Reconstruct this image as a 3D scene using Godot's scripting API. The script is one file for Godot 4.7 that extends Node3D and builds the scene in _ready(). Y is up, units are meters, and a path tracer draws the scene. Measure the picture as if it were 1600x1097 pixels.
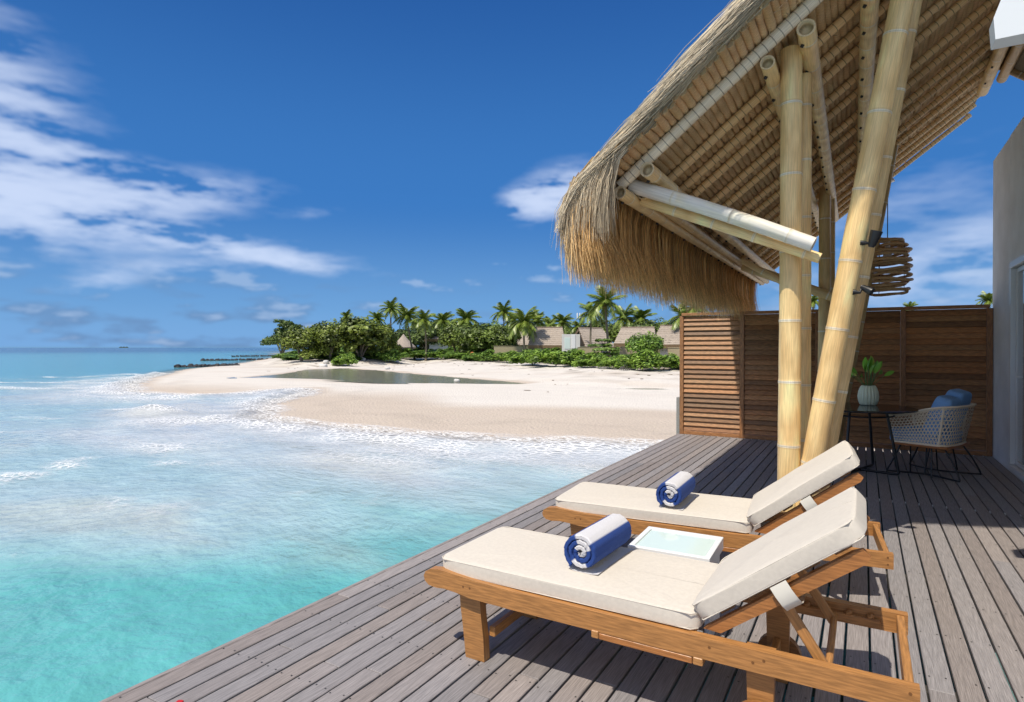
extends Node3D
# A weathered deck over a lagoon: two teak loungers, a thatched bamboo canopy, a beach with palms and villas.

const DECK_LEFT := -2.58
const DECK_RIGHT := 1.43
const DECK_FAR := -9.80
const SEA := -1.2
const POND_LEVEL := -1.06
const SLOPE := deg_to_rad(38.0)

var M := {}
var rng := RandomNumberGenerator.new()
var used := {}
var noise_a := FastNoiseLite.new()
var noise_b := FastNoiseLite.new()
var LAND: PackedVector2Array
var POND: PackedVector2Array
var POOL: PackedVector2Array
var VEG: PackedVector2Array


# ---------------------------------------------------------------- mesh building
class MB:
	static var mottle: FastNoiseLite
	var blotch := 0.0
	var v := PackedVector3Array()
	var n := PackedVector3Array()
	var uv := PackedVector2Array()
	var c := PackedColorArray()
	var idx := PackedInt32Array()

	func vert(p: Vector3, nn: Vector3, u: Vector2, col: Color) -> int:
		v.append(p)
		n.append(nn)
		uv.append(u)
		c.append(col)
		return v.size() - 1

	func tri_i(a: int, b: int, d: int) -> void:
		if (v[b] - v[a]).cross(v[d] - v[a]).dot(n[a] + n[b] + n[d]) > 0.0:
			idx.append(a)
			idx.append(d)
			idx.append(b)
		else:
			idx.append(a)
			idx.append(b)
			idx.append(d)

	func quad_i(a: int, b: int, d: int, e: int) -> void:
		tri_i(a, b, d)
		tri_i(a, d, e)

	func flat(pts: Array, out: Vector3, uvs: Array, col: Color) -> void:
		var nn: Vector3 = (pts[1] - pts[0]).cross(pts[2] - pts[0]).normalized()
		if nn.dot(out) < 0.0:
			nn = -nn
		var first := v.size()
		for k in pts.size():
			vert(pts[k], nn, uvs[k], col)
		for k in range(1, pts.size() - 1):
			tri_i(first, first + k, first + k + 1)

	# a box with chamfered edges; u runs along its longest side
	func box(at: Vector3, size: Vector3, bevel := 0.004, basis := Basis(), col := Color.WHITE, shift := Vector2.ZERO) -> void:
		var h := size * 0.5
		var b: float = minf(bevel, minf(h.x, minf(h.y, h.z)) * 0.6)
		var l := 0
		if size[1] > size[l]:
			l = 1
		if size[2] > size[l]:
			l = 2
		var m := (l + 1) % 3
		var k := (l + 2) % 3
		var corner := func(axis: int, s: Vector3) -> Vector3:
			var p := Vector3()
			for q in 3:
				p[q] = s[q] * (h[q] if q == axis else h[q] - b)
			return p
		var uvof := func(p: Vector3, end: bool) -> Vector2:
			return (Vector2(p[m], p[k]) if end else Vector2(p[l], p[m] + p[k])) + shift
		var put := func(ps: Array, out: Vector3, end: bool) -> void:
			var world := []
			var uvs := []
			for p in ps:
				world.append(at + basis * p)
				uvs.append(uvof.call(p, end))
			flat(world, basis * out, uvs, col)
		for a in 3:
			var a1 := (a + 1) % 3
			var a2 := (a + 2) % 3
			for s in [-1.0, 1.0]:
				var ps := []
				for q in [[-1.0, -1.0], [1.0, -1.0], [1.0, 1.0], [-1.0, 1.0]]:
					var sg := Vector3()
					sg[a] = s
					sg[a1] = q[0]
					sg[a2] = q[1]
					ps.append(corner.call(a, sg))
				var out := Vector3()
				out[a] = s
				put.call(ps, out, a == l)
		if b <= 0.0:
			return
		for a in 3:
			var e := (a + 1) % 3
			var f := (a + 2) % 3
			for s in [-1.0, 1.0]:
				for t in [-1.0, 1.0]:
					var lo := Vector3()
					lo[a] = s
					lo[e] = t
					lo[f] = -1.0
					var hi := lo
					hi[f] = 1.0
					var out := Vector3()
					out[a] = s
					out[e] = t
					put.call([corner.call(a, lo), corner.call(a, hi), corner.call(e, hi), corner.call(e, lo)], out, false)
		for x in [-1.0, 1.0]:
			for y in [-1.0, 1.0]:
				for z in [-1.0, 1.0]:
					var s := Vector3(x, y, z)
					put.call([corner.call(0, s), corner.call(1, s), corner.call(2, s)], s, false)

	# a tube along a path; radii and colours per point
	func tube(path: PackedVector3Array, radii: PackedFloat32Array, sides := 8, cols: Array = [Color.WHITE], caps := true, shift := 0.0) -> void:
		var count := path.size()
		var up := Vector3.UP
		var d0 := (path[1] - path[0]).normalized()
		if absf(d0.y) > 0.9:
			up = Vector3.RIGHT
		var side := d0.cross(up).normalized()
		var along := shift
		var first := v.size()
		for i in count:
			var d := (path[mini(i + 1, count - 1)] - path[maxi(i - 1, 0)]).normalized()
			side = (side - d * side.dot(d)).normalized()
			var other := d.cross(side)
			if i > 0:
				along += path[i].distance_to(path[i - 1])
			var col: Color = cols[i % cols.size()] if cols.size() > 1 else cols[0]
			var slope := 0.0
			if i > 0 and i < count - 1:
				var run := path[i + 1].distance_to(path[i - 1])
				slope = clampf((radii[i - 1] - radii[i + 1]) / maxf(run, 1e-5), -1.5, 1.5)
			for k in sides + 1:
				var a := TAU * k / sides
				var r := side * cos(a) + other * sin(a)
				var p := path[i] + r * radii[i]
				var cc := col
				if blotch > 0.0:
					var q := 1.0 + blotch * mottle.get_noise_3d(p.x * 30.0, p.y * 9.0, p.z * 30.0)
					cc = Color(col.r * q, col.g * (q * 0.5 + 0.5) * q, col.b * q * q)
				vert(p, (r + d * slope).normalized(), Vector2(along, TAU * radii[0] * k / sides), cc)
		for i in count - 1:
			for k in sides:
				var a := first + i * (sides + 1) + k
				quad_i(a, a + 1, a + sides + 2, a + sides + 1)
		if caps:
			for e in [0, count - 1]:
				var d := (path[1] - path[0]).normalized() * -1.0 if e == 0 else (path[count - 1] - path[count - 2]).normalized()
				var col: Color = cols[e % cols.size()] if cols.size() > 1 else cols[0]
				var mid := vert(path[e], d, Vector2.ZERO, col)
				var ring := v.size()
				for k in sides + 1:
					var p := v[first + e * (sides + 1) + k]
					vert(p, d, Vector2(p.x, p.y) * 0.3, col)
				for k in sides:
					tri_i(mid, ring + k, ring + k + 1)

	# a sheet of points, rows x cols, with smooth normals; flip turns them
	func sheet(pts: PackedVector3Array, cols: int, flip := false, uvs: PackedVector2Array = PackedVector2Array(), colors: Array = [], wrap := false) -> void:
		var rows := pts.size() / cols
		var first := v.size()
		for r in rows:
			for q in cols:
				var l := q - 1 if q > 0 else (cols - 2 if wrap else 0)
				var g := q + 1 if q < cols - 1 else (1 if wrap else cols - 1)
				var du := pts[r * cols + g] - pts[r * cols + l]
				var dv := pts[mini(r + 1, rows - 1) * cols + q] - pts[maxi(r - 1, 0) * cols + q]
				var nn := dv.cross(du)
				nn = nn.normalized() if nn.length_squared() > 1e-16 else Vector3.UP
				if flip:
					nn = -nn
				var p := pts[r * cols + q]
				var col: Color = Color.WHITE if colors.is_empty() else (colors[0] if colors.size() == 1 else colors[r * cols + q])
				vert(p, nn, uvs[r * cols + q] if uvs.size() else Vector2(p.x + p.z, p.y + p.z), col)
		for r in rows - 1:
			for q in cols - 1:
				var a := first + r * cols + q
				quad_i(a, a + 1, a + cols + 1, a + cols)

	# a profile of (radius, height) turned round y
	func lathe(at: Vector3, profile: PackedVector2Array, sides := 24, ribs := 0, depth := 0.0, col := Color.WHITE) -> void:
		var pts := PackedVector3Array()
		for p in profile:
			for k in sides + 1:
				var a := TAU * k / sides
				var r: float = p.x * (1.0 + depth * (absf(cos(a * ribs * 0.5)) - 0.6) if ribs > 0 else 1.0)
				pts.append(at + Vector3(cos(a) * r, p.y, sin(a) * r))
		sheet(pts, sides + 1, false, PackedVector2Array(), [col], true)

	# a plate cut from an outline in the x-y plane, z from z0 to z1
	func plate(outline: PackedVector2Array, z0: float, z1: float, col := Color.WHITE, shift := Vector2.ZERO) -> void:
		var ids := Geometry2D.triangulate_polygon(outline)
		for z in [z0, z1]:
			var out := Vector3(0, 0, signf(z - (z0 + z1) * 0.5))
			var first := v.size()
			for p in outline:
				vert(Vector3(p.x, p.y, z), out, p + shift, col)
			for k in ids.size() / 3:
				tri_i(first + ids[k * 3], first + ids[k * 3 + 1], first + ids[k * 3 + 2])
		var area := 0.0
		for k in outline.size():
			area += outline[k].cross(outline[(k + 1) % outline.size()])
		for k in outline.size():
			var a := outline[k]
			var b := outline[(k + 1) % outline.size()]
			var out := Vector3(b.y - a.y, a.x - b.x, 0) * signf(area)
			flat([Vector3(a.x, a.y, z0), Vector3(b.x, b.y, z0), Vector3(b.x, b.y, z1), Vector3(a.x, a.y, z1)], out, [Vector2(a.x, z0) + shift, Vector2(b.x, z0) + shift, Vector2(b.x, z1) + shift, Vector2(a.x, z1) + shift], col)

	# a soft block: a box whose faces bulge and whose edges are round
	func cushion(at: Vector3, size: Vector3, basis := Basis(), e := 0.22, col := Color.WHITE, puff := 0.0, un := 28, vn := 20, wrinkle := 0.0) -> void:
		var pts := PackedVector3Array()
		var f := func(w: float, p: float) -> float:
			return signf(w) * pow(absf(w), p)
		for i in vn + 1:
			var a := -PI * 0.5 + PI * i / vn
			for k in un + 1:
				var b := TAU * k / un
				var p := Vector3(f.call(cos(a), e) * f.call(cos(b), e), f.call(sin(a), e), f.call(cos(a), e) * f.call(sin(b), e))
				var q := p * size * 0.5
				q.y += signf(p.y) * puff * (1.0 - p.x * p.x) * (1.0 - p.z * p.z)
				if wrinkle > 0.0:
					q += p * wrinkle * mottle.get_noise_3d(q.x * 14.0, q.y * 30.0, q.z * 22.0 + size.x * 50.0)
				pts.append(at + basis * q)
		sheet(pts, un + 1, false, PackedVector2Array(), [col], true)

	# a thin straw: a ribbon through the points, tapering to its tip
	func straw(pts: Array, w: float, col: Color, across: Vector3) -> void:
		var first := v.size()
		var last := pts.size() - 1
		for i in pts.size():
			var d: Vector3 = (pts[mini(i + 1, last)] - pts[maxi(i - 1, 0)]).normalized()
			var s: Vector3 = d.cross(across).normalized()
			var nn: Vector3 = s.cross(d)
			var half: float = w * 0.5 * (1.0 - 0.8 * float(i) / last)
			vert(pts[i] - s * half, nn, Vector2(0, i), col)
			vert(pts[i] + s * half, nn, Vector2(1, i), col)
		for i in last:
			var a := first + i * 2
			quad_i(a, a + 1, a + 3, a + 2)

	func mesh() -> ArrayMesh:
		var arrays := []
		arrays.resize(Mesh.ARRAY_MAX)
		arrays[Mesh.ARRAY_VERTEX] = v
		arrays[Mesh.ARRAY_NORMAL] = n
		arrays[Mesh.ARRAY_TEX_UV] = uv
		arrays[Mesh.ARRAY_COLOR] = c
		arrays[Mesh.ARRAY_INDEX] = idx
		var m := ArrayMesh.new()
		m.add_surface_from_arrays(Mesh.PRIMITIVE_TRIANGLES, arrays)
		return m


# ---------------------------------------------------------------- naming and tagging
func numbered(called: String) -> String:
	used[called] = used.get(called, 0) + 1
	return called if used[called] == 1 else "%s_%03d" % [called, used[called] - 1]


func tag(o: Node, label: String, category: String, group := "", kind := "") -> Node:
	if label:
		o.set_meta("label", label)
	if category:
		o.set_meta("category", category)
	if group:
		o.set_meta("group", group)
	if kind:
		o.set_meta("kind", kind)
	return o


func thing(called: String, label: String, category: String, at := Vector3.ZERO, turn := 0.0, group := "") -> Node3D:
	var o := Node3D.new()
	o.name = numbered(called)
	add_child(o)
	o.position = at
	o.rotation.y = turn
	tag(o, label, category, group)
	return o


func part_name(called: String, parent: Node) -> String:
	var key := "%d/%s" % [parent.get_instance_id(), called]
	used[key] = used.get(key, 0) + 1
	return called if used[key] == 1 else "%s_%03d" % [called, used[key] - 1]


func put_mesh(called: String, mesh: Mesh, m: Material, parent: Node = null, kind := "") -> MeshInstance3D:
	var o := MeshInstance3D.new()
	o.mesh = mesh
	o.material_override = m
	if parent == null:
		o.name = numbered(called)
		add_child(o)
	else:
		o.name = part_name(called, parent)
		parent.add_child(o)
	if kind:
		o.set_meta("kind", kind)
	return o


func build(called: String, mb: MB, m: Material, parent: Node = null, kind := "") -> MeshInstance3D:
	return put_mesh(called, mb.mesh(), m, parent, kind)


func copy(o: Node3D, called: String, label: String) -> Node3D:
	var c := o.duplicate() as Node3D
	c.name = numbered(called)
	add_child(c)
	c.set_meta("label", label)
	return c


# ---------------------------------------------------------------- materials
func lin(r: float, g: float, b: float) -> Color:
	return Color(r, g, b)


func noise_tex(freq: float, lo: Color, hi: Color, octaves := 4, size := 512, kind := FastNoiseLite.TYPE_SIMPLEX_SMOOTH, sd := 1, mid := 0.5) -> NoiseTexture2D:
	var f := FastNoiseLite.new()
	f.noise_type = kind
	f.seed = sd
	f.frequency = freq
	f.fractal_octaves = octaves
	var t := NoiseTexture2D.new()
	t.width = size
	t.height = size
	t.seamless = true
	t.noise = f
	var g := Gradient.new()
	g.set_color(0, lo)
	g.set_color(1, hi)
	g.set_offset(0, mid - 0.35)
	g.set_offset(1, mid + 0.35)
	t.color_ramp = g
	return t


func normal_tex(freq: float, strength: float, octaves := 4, size := 512, sd := 3, kind := FastNoiseLite.TYPE_SIMPLEX_SMOOTH) -> NoiseTexture2D:
	var f := FastNoiseLite.new()
	f.noise_type = kind
	f.seed = sd
	f.frequency = freq
	f.fractal_octaves = octaves
	var t := NoiseTexture2D.new()
	t.width = size
	t.height = size
	t.seamless = true
	t.as_normal_map = true
	t.bump_strength = strength
	t.noise = f
	return t


func grey(x: float) -> Color:
	return Color(x, x, x)


func mat(key: String, col: Color, rough: float, tex: Texture2D = null, scale := Vector3.ONE, nrm: Texture2D = null, nscale := 1.0) -> StandardMaterial3D:
	var m := StandardMaterial3D.new()
	m.resource_name = key
	m.albedo_color = col.linear_to_srgb()
	m.vertex_color_use_as_albedo = true
	m.roughness = rough
	m.albedo_texture = tex
	m.uv1_scale = scale
	if nrm:
		m.normal_enabled = true
		m.normal_texture = nrm
		m.normal_scale = nscale
	m.cull_mode = BaseMaterial3D.CULL_DISABLED
	M[key] = m
	return m


func make_materials() -> void:
	var grain := noise_tex(0.02, grey(0.80), grey(1.0), 5, 512, FastNoiseLite.TYPE_SIMPLEX_SMOOTH, 11)
	var grain_bump := normal_tex(0.02, 5.0, 5, 512, 11)
	var soft := noise_tex(0.012, grey(0.86), grey(1.0), 4, 256, FastNoiseLite.TYPE_SIMPLEX_SMOOTH, 5)
	var fine := noise_tex(0.09, grey(0.82), grey(1.0), 3, 256, FastNoiseLite.TYPE_SIMPLEX_SMOOTH, 7)
	var fine_bump := normal_tex(0.09, 3.0, 3, 256, 7)
	var weave := normal_tex(0.03, 5.0, 5, 512, 9)
	mat("deck", lin(0.43, 0.39, 0.385), 0.75, noise_tex(0.018, grey(0.74), grey(1.0), 6, 1024, FastNoiseLite.TYPE_SIMPLEX_SMOOTH, 21), Vector3(0.3, 14, 1), normal_tex(0.018, 6.0, 6, 1024, 21), 0.5)
	mat("deck_under", lin(0.05, 0.045, 0.04), 0.9)
	mat("screw", lin(0.03, 0.028, 0.027), 0.6)
	mat("teak", lin(0.53, 0.255, 0.085), 0.42, grain, Vector3(0.8, 9, 1), grain_bump, 0.35)
	mat("slat", lin(0.62, 0.295, 0.115), 0.5, noise_tex(0.02, grey(0.70), grey(1.0), 5, 512, FastNoiseLite.TYPE_SIMPLEX_SMOOTH, 31), Vector3(0.9, 9, 1), grain_bump, 0.5)
	mat("bamboo", lin(1, 1, 1), 0.42, noise_tex(0.02, grey(0.88), grey(1.0), 4, 512, FastNoiseLite.TYPE_SIMPLEX_SMOOTH, 41), Vector3(0.5, 10, 1), grain_bump, 0.15)
	mat("white_bamboo", lin(0.86, 0.82, 0.74), 0.45, noise_tex(0.02, grey(0.9), grey(1.0), 4, 256, FastNoiseLite.TYPE_SIMPLEX_SMOOTH, 42), Vector3(0.5, 8, 1))
	mat("bundle", lin(0.95, 0.66, 0.35), 0.85, noise_tex(0.03, grey(0.78), grey(1.0), 5, 512, FastNoiseLite.TYPE_SIMPLEX_SMOOTH, 51), Vector3(9, 1.5, 1), normal_tex(0.03, 8.0, 5, 512, 51), 1.0)
	mat("straw", lin(1, 1, 1), 0.7)
	M.straw.backlight_enabled = true
	M.straw.backlight = Color(0.25, 0.22, 0.16)
	mat("thatch_core", lin(0.42, 0.31, 0.18), 0.95, noise_tex(0.05, grey(0.5), grey(1.0), 5, 512), Vector3(2, 8, 1), normal_tex(0.05, 10.0, 5, 512), 1.0)
	mat("canvas", lin(0.66, 0.605, 0.53), 0.9, noise_tex(0.05, grey(0.965), grey(1.0), 4, 256, FastNoiseLite.TYPE_SIMPLEX_SMOOTH, 5), Vector3(2, 2, 1), weave, 0.13)
	M.canvas.uv1_triplanar = true
	M.canvas.uv1_scale = Vector3(3, 3, 3)
	mat("strap", lin(0.68, 0.65, 0.58), 0.9)
	mat("terry", lin(1, 1, 1), 0.95, fine, Vector3(9, 9, 1), fine_bump, 1.2)
	M.terry.uv1_triplanar = true
	M.terry.uv1_scale = Vector3(14, 14, 14)
	mat("white_lacquer", lin(0.80, 0.81, 0.82), 0.3)
	mat("mint_glass", lin(0.66, 0.78, 0.74), 0.06)
	mat("black_metal", lin(0.012, 0.013, 0.015), 0.4)
	mat("black_stone", lin(0.025, 0.022, 0.022), 0.12, soft, Vector3(4, 4, 1))
	mat("rope", lin(0.92, 0.77, 0.57), 0.7)
	mat("blue_cloth", lin(0.27, 0.52, 0.92), 0.9, fine, Vector3(20, 20, 1), fine_bump, 0.6)
	M.blue_cloth.uv1_triplanar = true
	M.blue_cloth.uv1_scale = Vector3(10, 10, 10)
	mat("ceramic", lin(0.80, 0.83, 0.60), 0.35)
	mat("leaf", lin(1, 1, 1), 0.35)
	M.leaf.backlight_enabled = true
	M.leaf.backlight = Color(0.35, 0.4, 0.2)
	mat("rattan", lin(0.74, 0.46, 0.22), 0.5, grain, Vector3(2, 9, 1))
	mat("plaster", lin(0.86, 0.89, 0.93), 0.8, noise_tex(0.012, grey(0.95), grey(1.0), 4, 256, FastNoiseLite.TYPE_SIMPLEX_SMOOTH, 15), Vector3(0.7, 0.7, 1), normal_tex(0.1, 2.0, 4, 256, 13), 0.25)
	mat("white_frame", lin(0.78, 0.8, 0.82), 0.35)
	mat("steel", lin(0.6, 0.61, 0.62), 0.3)
	M.steel.metallic = 1.0
	mat("room", lin(0.18, 0.13, 0.1), 0.8)
	mat("curtain", lin(0.25, 0.22, 0.2), 0.9)
	var glass := mat("glass", lin(0.8, 0.85, 0.85), 0.03)
	glass.albedo_color.a = 0.12
	glass.transparency = BaseMaterial3D.TRANSPARENCY_ALPHA
	mat("concrete", lin(0.36, 0.34, 0.32), 0.85, fine, Vector3(3, 3, 1))
	mat("sand", lin(1, 1, 1), 0.9, noise_tex(0.03, grey(0.92), grey(1.0), 6, 1024, FastNoiseLite.TYPE_SIMPLEX_SMOOTH, 61), Vector3(0.3, 0.3, 1), normal_tex(0.02, 12.0, 6, 1024, 62), 1.0)
	mat("bark", lin(0.26, 0.22, 0.17), 0.9, fine, Vector3(3, 3, 1))
	mat("dead_wood", lin(0.34, 0.31, 0.27), 0.9)
	mat("foliage", lin(1, 1, 1), 0.5)
	M.foliage.backlight_enabled = true
	M.foliage.backlight = Color(0.3, 0.36, 0.12)
	mat("palm_leaf", lin(1, 1, 1), 0.4)
	M.palm_leaf.backlight_enabled = true
	M.palm_leaf.backlight = Color(0.3, 0.34, 0.12)
	mat("villa_roof", lin(0.58, 0.49, 0.41), 0.95, noise_tex(0.05, grey(0.7), grey(1.0), 4, 256), Vector3(1, 3, 1), fine_bump, 1.0)
	mat("villa_fringe", lin(0.45, 0.30, 0.17), 0.95, noise_tex(0.05, grey(0.5), grey(1.0), 4, 256), Vector3(6, 1, 1))
	mat("villa_wall", lin(0.66, 0.66, 0.64), 0.85)
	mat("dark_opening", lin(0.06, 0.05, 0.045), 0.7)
	mat("garden_wall", lin(0.50, 0.42, 0.27), 0.9, fine, Vector3(1, 1, 1))
	mat("rock", lin(0.035, 0.035, 0.038), 0.8)
	mat("pale_rock", lin(0.62, 0.6, 0.57), 0.9)
	mat("green_paint", lin(0.02, 0.2, 0.14), 0.5)
	mat("orange", lin(0.75, 0.13, 0.05), 0.6)
	mat("red_cloth", lin(0.5, 0.01, 0.02), 0.8)
	# the sea: milky turquoise water that lets the sand through where it is thin
	var water := mat("water", lin(1, 1, 1), 0.1, null, Vector3(1, 1, 1), normal_tex(0.02, 11.0, 6, 1024, 71), 0.42)
	water.metallic_specular = 0.3
	water.transparency = BaseMaterial3D.TRANSPARENCY_ALPHA
	water.albedo_texture = noise_tex(0.012, grey(0.93), grey(1.0), 5, 512, FastNoiseLite.TYPE_SIMPLEX_SMOOTH, 72)
	water.uv1_scale = Vector3(0.11, 0.16, 1)
	var pond := mat("pond_water", lin(0.20, 0.20, 0.14), 0.16, null, Vector3(0.4, 0.4, 1), normal_tex(0.02, 3.0, 4, 512, 73), 0.25)
	pond.cull_mode = BaseMaterial3D.CULL_DISABLED
	# foam: a lace of cells; the vertex alpha says how far it closes
	var f := FastNoiseLite.new()
	f.noise_type = FastNoiseLite.TYPE_CELLULAR
	f.cellular_return_type = FastNoiseLite.RETURN_DISTANCE2_SUB
	f.seed = 81
	f.frequency = 0.022
	f.fractal_octaves = 3
	f.fractal_gain = 0.55
	f.domain_warp_enabled = true
	f.domain_warp_amplitude = 34.0
	f.domain_warp_frequency = 0.012
	f.domain_warp_fractal_octaves = 4
	var t := NoiseTexture2D.new()
	t.width = 1024
	t.height = 1024
	t.seamless = true
	t.noise = f
	var g := Gradient.new()
	g.set_color(0, Color(1, 1, 1, 1))
	g.set_color(1, Color(1, 1, 1, 0.05))
	g.set_offset(0, 0.0)
	g.set_offset(1, 0.8)
	g.add_point(0.12, Color(1, 1, 1, 0.95))
	g.add_point(0.36, Color(1, 1, 1, 0.30))
	t.color_ramp = g
	var foam := mat("foam", lin(0.86, 0.87, 0.88), 0.7, t, Vector3(0.16, 0.30, 1))
	foam.transparency = BaseMaterial3D.TRANSPARENCY_ALPHA


# ---------------------------------------------------------------- camera, sky, sun
func sky_image() -> ImageTexture:
	# air and clouds by direction: azimuth 0 is -z, positive to the right; the first column looks along -z
	var w := 2560
	var h := 1280
	var data := PackedFloat32Array()
	data.resize(w * h * 3)
	var cirrus := FastNoiseLite.new()
	cirrus.seed = 5
	cirrus.frequency = 1.0
	cirrus.fractal_octaves = 6
	cirrus.fractal_gain = 0.52
	var puff := FastNoiseLite.new()
	puff.seed = 9
	puff.frequency = 1.0
	puff.fractal_octaves = 5
	# soft clouds that stand somewhere: azimuth, elevation, half width, half height, density, tilt
	var blobs := [[-73.0, 16.5, 5.5, 5.5, 1.3, -0.45], [-70.0, 11.6, 6.5, 1.7, 1.1, 0.0], [-60.5, 12.6, 5.5, 1.3, 1.0, 0.10], [-67.0, 14.6, 4.5, 0.7, 0.8, -0.04], [-57.5, 8.8, 8.5, 1.0, 0.95, -0.11], [-70.0, 9.8, 9.0, 1.8, 0.9, 0.0], [-51.5, 7.7, 4.0, 0.6, 0.8, -0.14], [-65.0, 5.0, 2.2, 0.8, 0.5, 0.25], [-60.0, 6.6, 5.0, 0.6, 0.4, 0.05],
		[-29.3, 13.6, 1.7, 1.1, 1.5, 0.1], [-26.6, 14.2, 2.3, 1.6, 1.5, 0.15], [-23.0, 15.0, 3.0, 1.6, 0.9, 0.1], [-49.0, 12.0, 2.5, 0.5, 0.18, 0.1], [4.0, 6.0, 9.0, 2.5, 0.42, 0.2], [-2.0, 10.5, 9.0, 2.5, 0.2, 0.25], [20.0, 9.0, 14.0, 4.0, 0.6, 0.2], [-95.0, 14.0, 12.0, 6.0, 1.0, 0.1], [60.0, 16.0, 14.0, 6.0, 1.0, 0.1], [96.0, 22.0, 14.0, 7.0, 1.0, 0.0], [135.0, 15.0, 16.0, 6.0, 1.0, 0.1], [178.0, 24.0, 18.0, 8.0, 1.0, 0.1], [-120.0, 24.0, 14.0, 7.0, 1.0, 0.1], [-150.0, 13.0, 16.0, 6.0, 1.0, 0.1]]
	var top := Vector3(0.016, 0.082, 0.29)
	var mid := Vector3(0.040, 0.165, 0.45)
	var low := Vector3(0.148, 0.33, 0.60)
	var half := h / 2
	for y in half:
		var el: float = 90.0 - (y + 0.5) * 180.0 / h
		var se := sin(deg_to_rad(el))
		var base: Vector3
		if el < 14.0:
			base = low.lerp(mid, smoothstep(0.0, 14.0, el))
		else:
			base = mid.lerp(top, smoothstep(12.0, 36.0, el))
		base = base.lerp(Vector3(0.17, 0.34, 0.62), smoothstep(4.0, 0.0, el) * 0.6)
		for x in w:
			var az: float = (x + 0.5) * 360.0 / w
			if az > 180.0:
				az -= 360.0
			var d := 0.0
			if el < 60.0:
				for b in blobs:
					var dx: float = az - b[0]
					if dx > 180.0:
						dx -= 360.0
					elif dx < -180.0:
						dx += 360.0
					if absf(dx) < b[2] * 2.6:
						var dy: float = el - b[1] - dx * b[5]
						var q: float = dx * dx / (b[2] * b[2]) + dy * dy / (b[3] * b[3])
						if q < 6.0:
							d += b[4] * exp(-q)
			# streaks: the noise is looked up on a flat layer high above
			var ca := az * 0.085
			var n1 := cirrus.get_noise_2d(ca * 1.1 + el * 0.10, el * 0.36 - ca * 0.35)
			var n2 := 0.0
			var n3 := cirrus.get_noise_2d(ca * 4.0 + el * 0.5, el * 1.6 - ca * 1.2 + 20.0)
			if d > 0.02 or el < 9.0:
				n2 = puff.get_noise_2d(az * 0.13, el * 0.52)
			var cloud: float = clampf(0.92 * (1.0 - exp(-1.6 * maxf(0.0, d * (0.66 + n1 * 1.5 + n3 * 0.55 + n2 * 0.3) - 0.02))), 0.0, 1.0)
			# a low bank of grey and white near the horizon, heavier on the left
			var bank: float = smoothstep(8.5, 1.0, el) * (0.45 + 0.55 * smoothstep(-38.0, -52.0, az)) * smoothstep(-0.12, 0.42, n2 + n1 * 0.5)
			var white := Vector3(0.63, 0.71, 0.88)
			var shade := Vector3(0.125, 0.235, 0.43)
			var c := base.lerp(shade, clampf(bank * 0.85, 0.0, 0.85))
			c = c.lerp(white, cloud * 0.82)
			if n2 > 0.3 and el < 8.0:
				c = c.lerp(Vector3(0.36, 0.48, 0.68), clampf((n2 - 0.3) * 2.2, 0.0, 0.5))
			# bright cumulus added out of view to raise the fill under the roof
			var away: float = absf(wrapf(az + 30.5, -180.0, 180.0))
			if away > 52.0 and el > 2.0:
				var dir := Vector3(sin(deg_to_rad(az)) * cos(deg_to_rad(el)), se, cos(deg_to_rad(az)) * cos(deg_to_rad(el)))
				var heap := smoothstep(-0.02, 0.26, puff.get_noise_3d(dir.x * 1.7, dir.y * 2.6, dir.z * 1.7)) * smoothstep(52.0, 74.0, away) * smoothstep(2.0, 10.0, el) * smoothstep(88.0, 60.0, el)
				c = c.lerp(Vector3(0.90, 0.93, 1.0), heap * 0.9)
			var o := (y * w + x) * 3
			data[o] = c.x
			data[o + 1] = c.y
			data[o + 2] = c.z
	for y in range(half, h):
		for x in range(0, w):
			var o := (y * w + x) * 3
			data[o] = 0.16
			data[o + 1] = 0.3
			data[o + 2] = 0.45
	return ImageTexture.create_from_image(Image.create_from_data(w, h, false, Image.FORMAT_RGBF, data.to_byte_array()))


func make_world() -> void:
	var cam := Camera3D.new()
	cam.name = "camera"
	cam.position = Vector3(0, 1.4, 0)
	cam.rotation = Vector3(deg_to_rad(-0.34), atan(550.0 / 935.0), 0)
	cam.fov = rad_to_deg(2.0 * atan(548.5 / 935.0))
	cam.near = 0.05
	cam.far = 20000.0
	add_child(cam)
	cam.current = true
	var e := Environment.new()
	e.background_mode = Environment.BG_SKY
	e.sky = Sky.new()
	var pano := PanoramaSkyMaterial.new()
	pano.panorama = sky_image()
	e.sky.sky_material = pano
	e.tonemap_mode = Environment.TONE_MAPPER_LINEAR
	e.tonemap_exposure = 1.22
	e.sdfgi_enabled = true
	e.ssao_enabled = true
	e.ssil_enabled = true
	var we := WorldEnvironment.new()
	we.name = "environment"
	we.environment = e
	add_child(we)
	var sun := DirectionalLight3D.new()
	sun.name = "sun"
	sun.light_color = Color(1.0, 0.965, 0.9)
	sun.light_energy = 1.2
	sun.light_angular_distance = 0.5
	sun.shadow_enabled = true
	add_child(sun)
	sun.look_at_from_position(Vector3.ZERO, Vector3(0.12, -1.0, -0.53), Vector3.RIGHT)


# ---------------------------------------------------------------- ground and water
func edge_distance(p: Vector2, poly: PackedVector2Array) -> float:
	# distance to the outline, positive inside
	var best := 1e12
	var inside := false
	var count := poly.size()
	var a := poly[count - 1]
	for k in count:
		var b := poly[k]
		var ab := b - a
		var t := clampf((p - a).dot(ab) / ab.length_squared(), 0.0, 1.0)
		best = minf(best, (a + ab * t).distance_squared_to(p))
		if (a.y > p.y) != (b.y > p.y) and p.x < (b.x - a.x) * (p.y - a.y) / (b.y - a.y) + a.x:
			inside = not inside
		a = b
	return sqrt(best) if inside else -sqrt(best)


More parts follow.
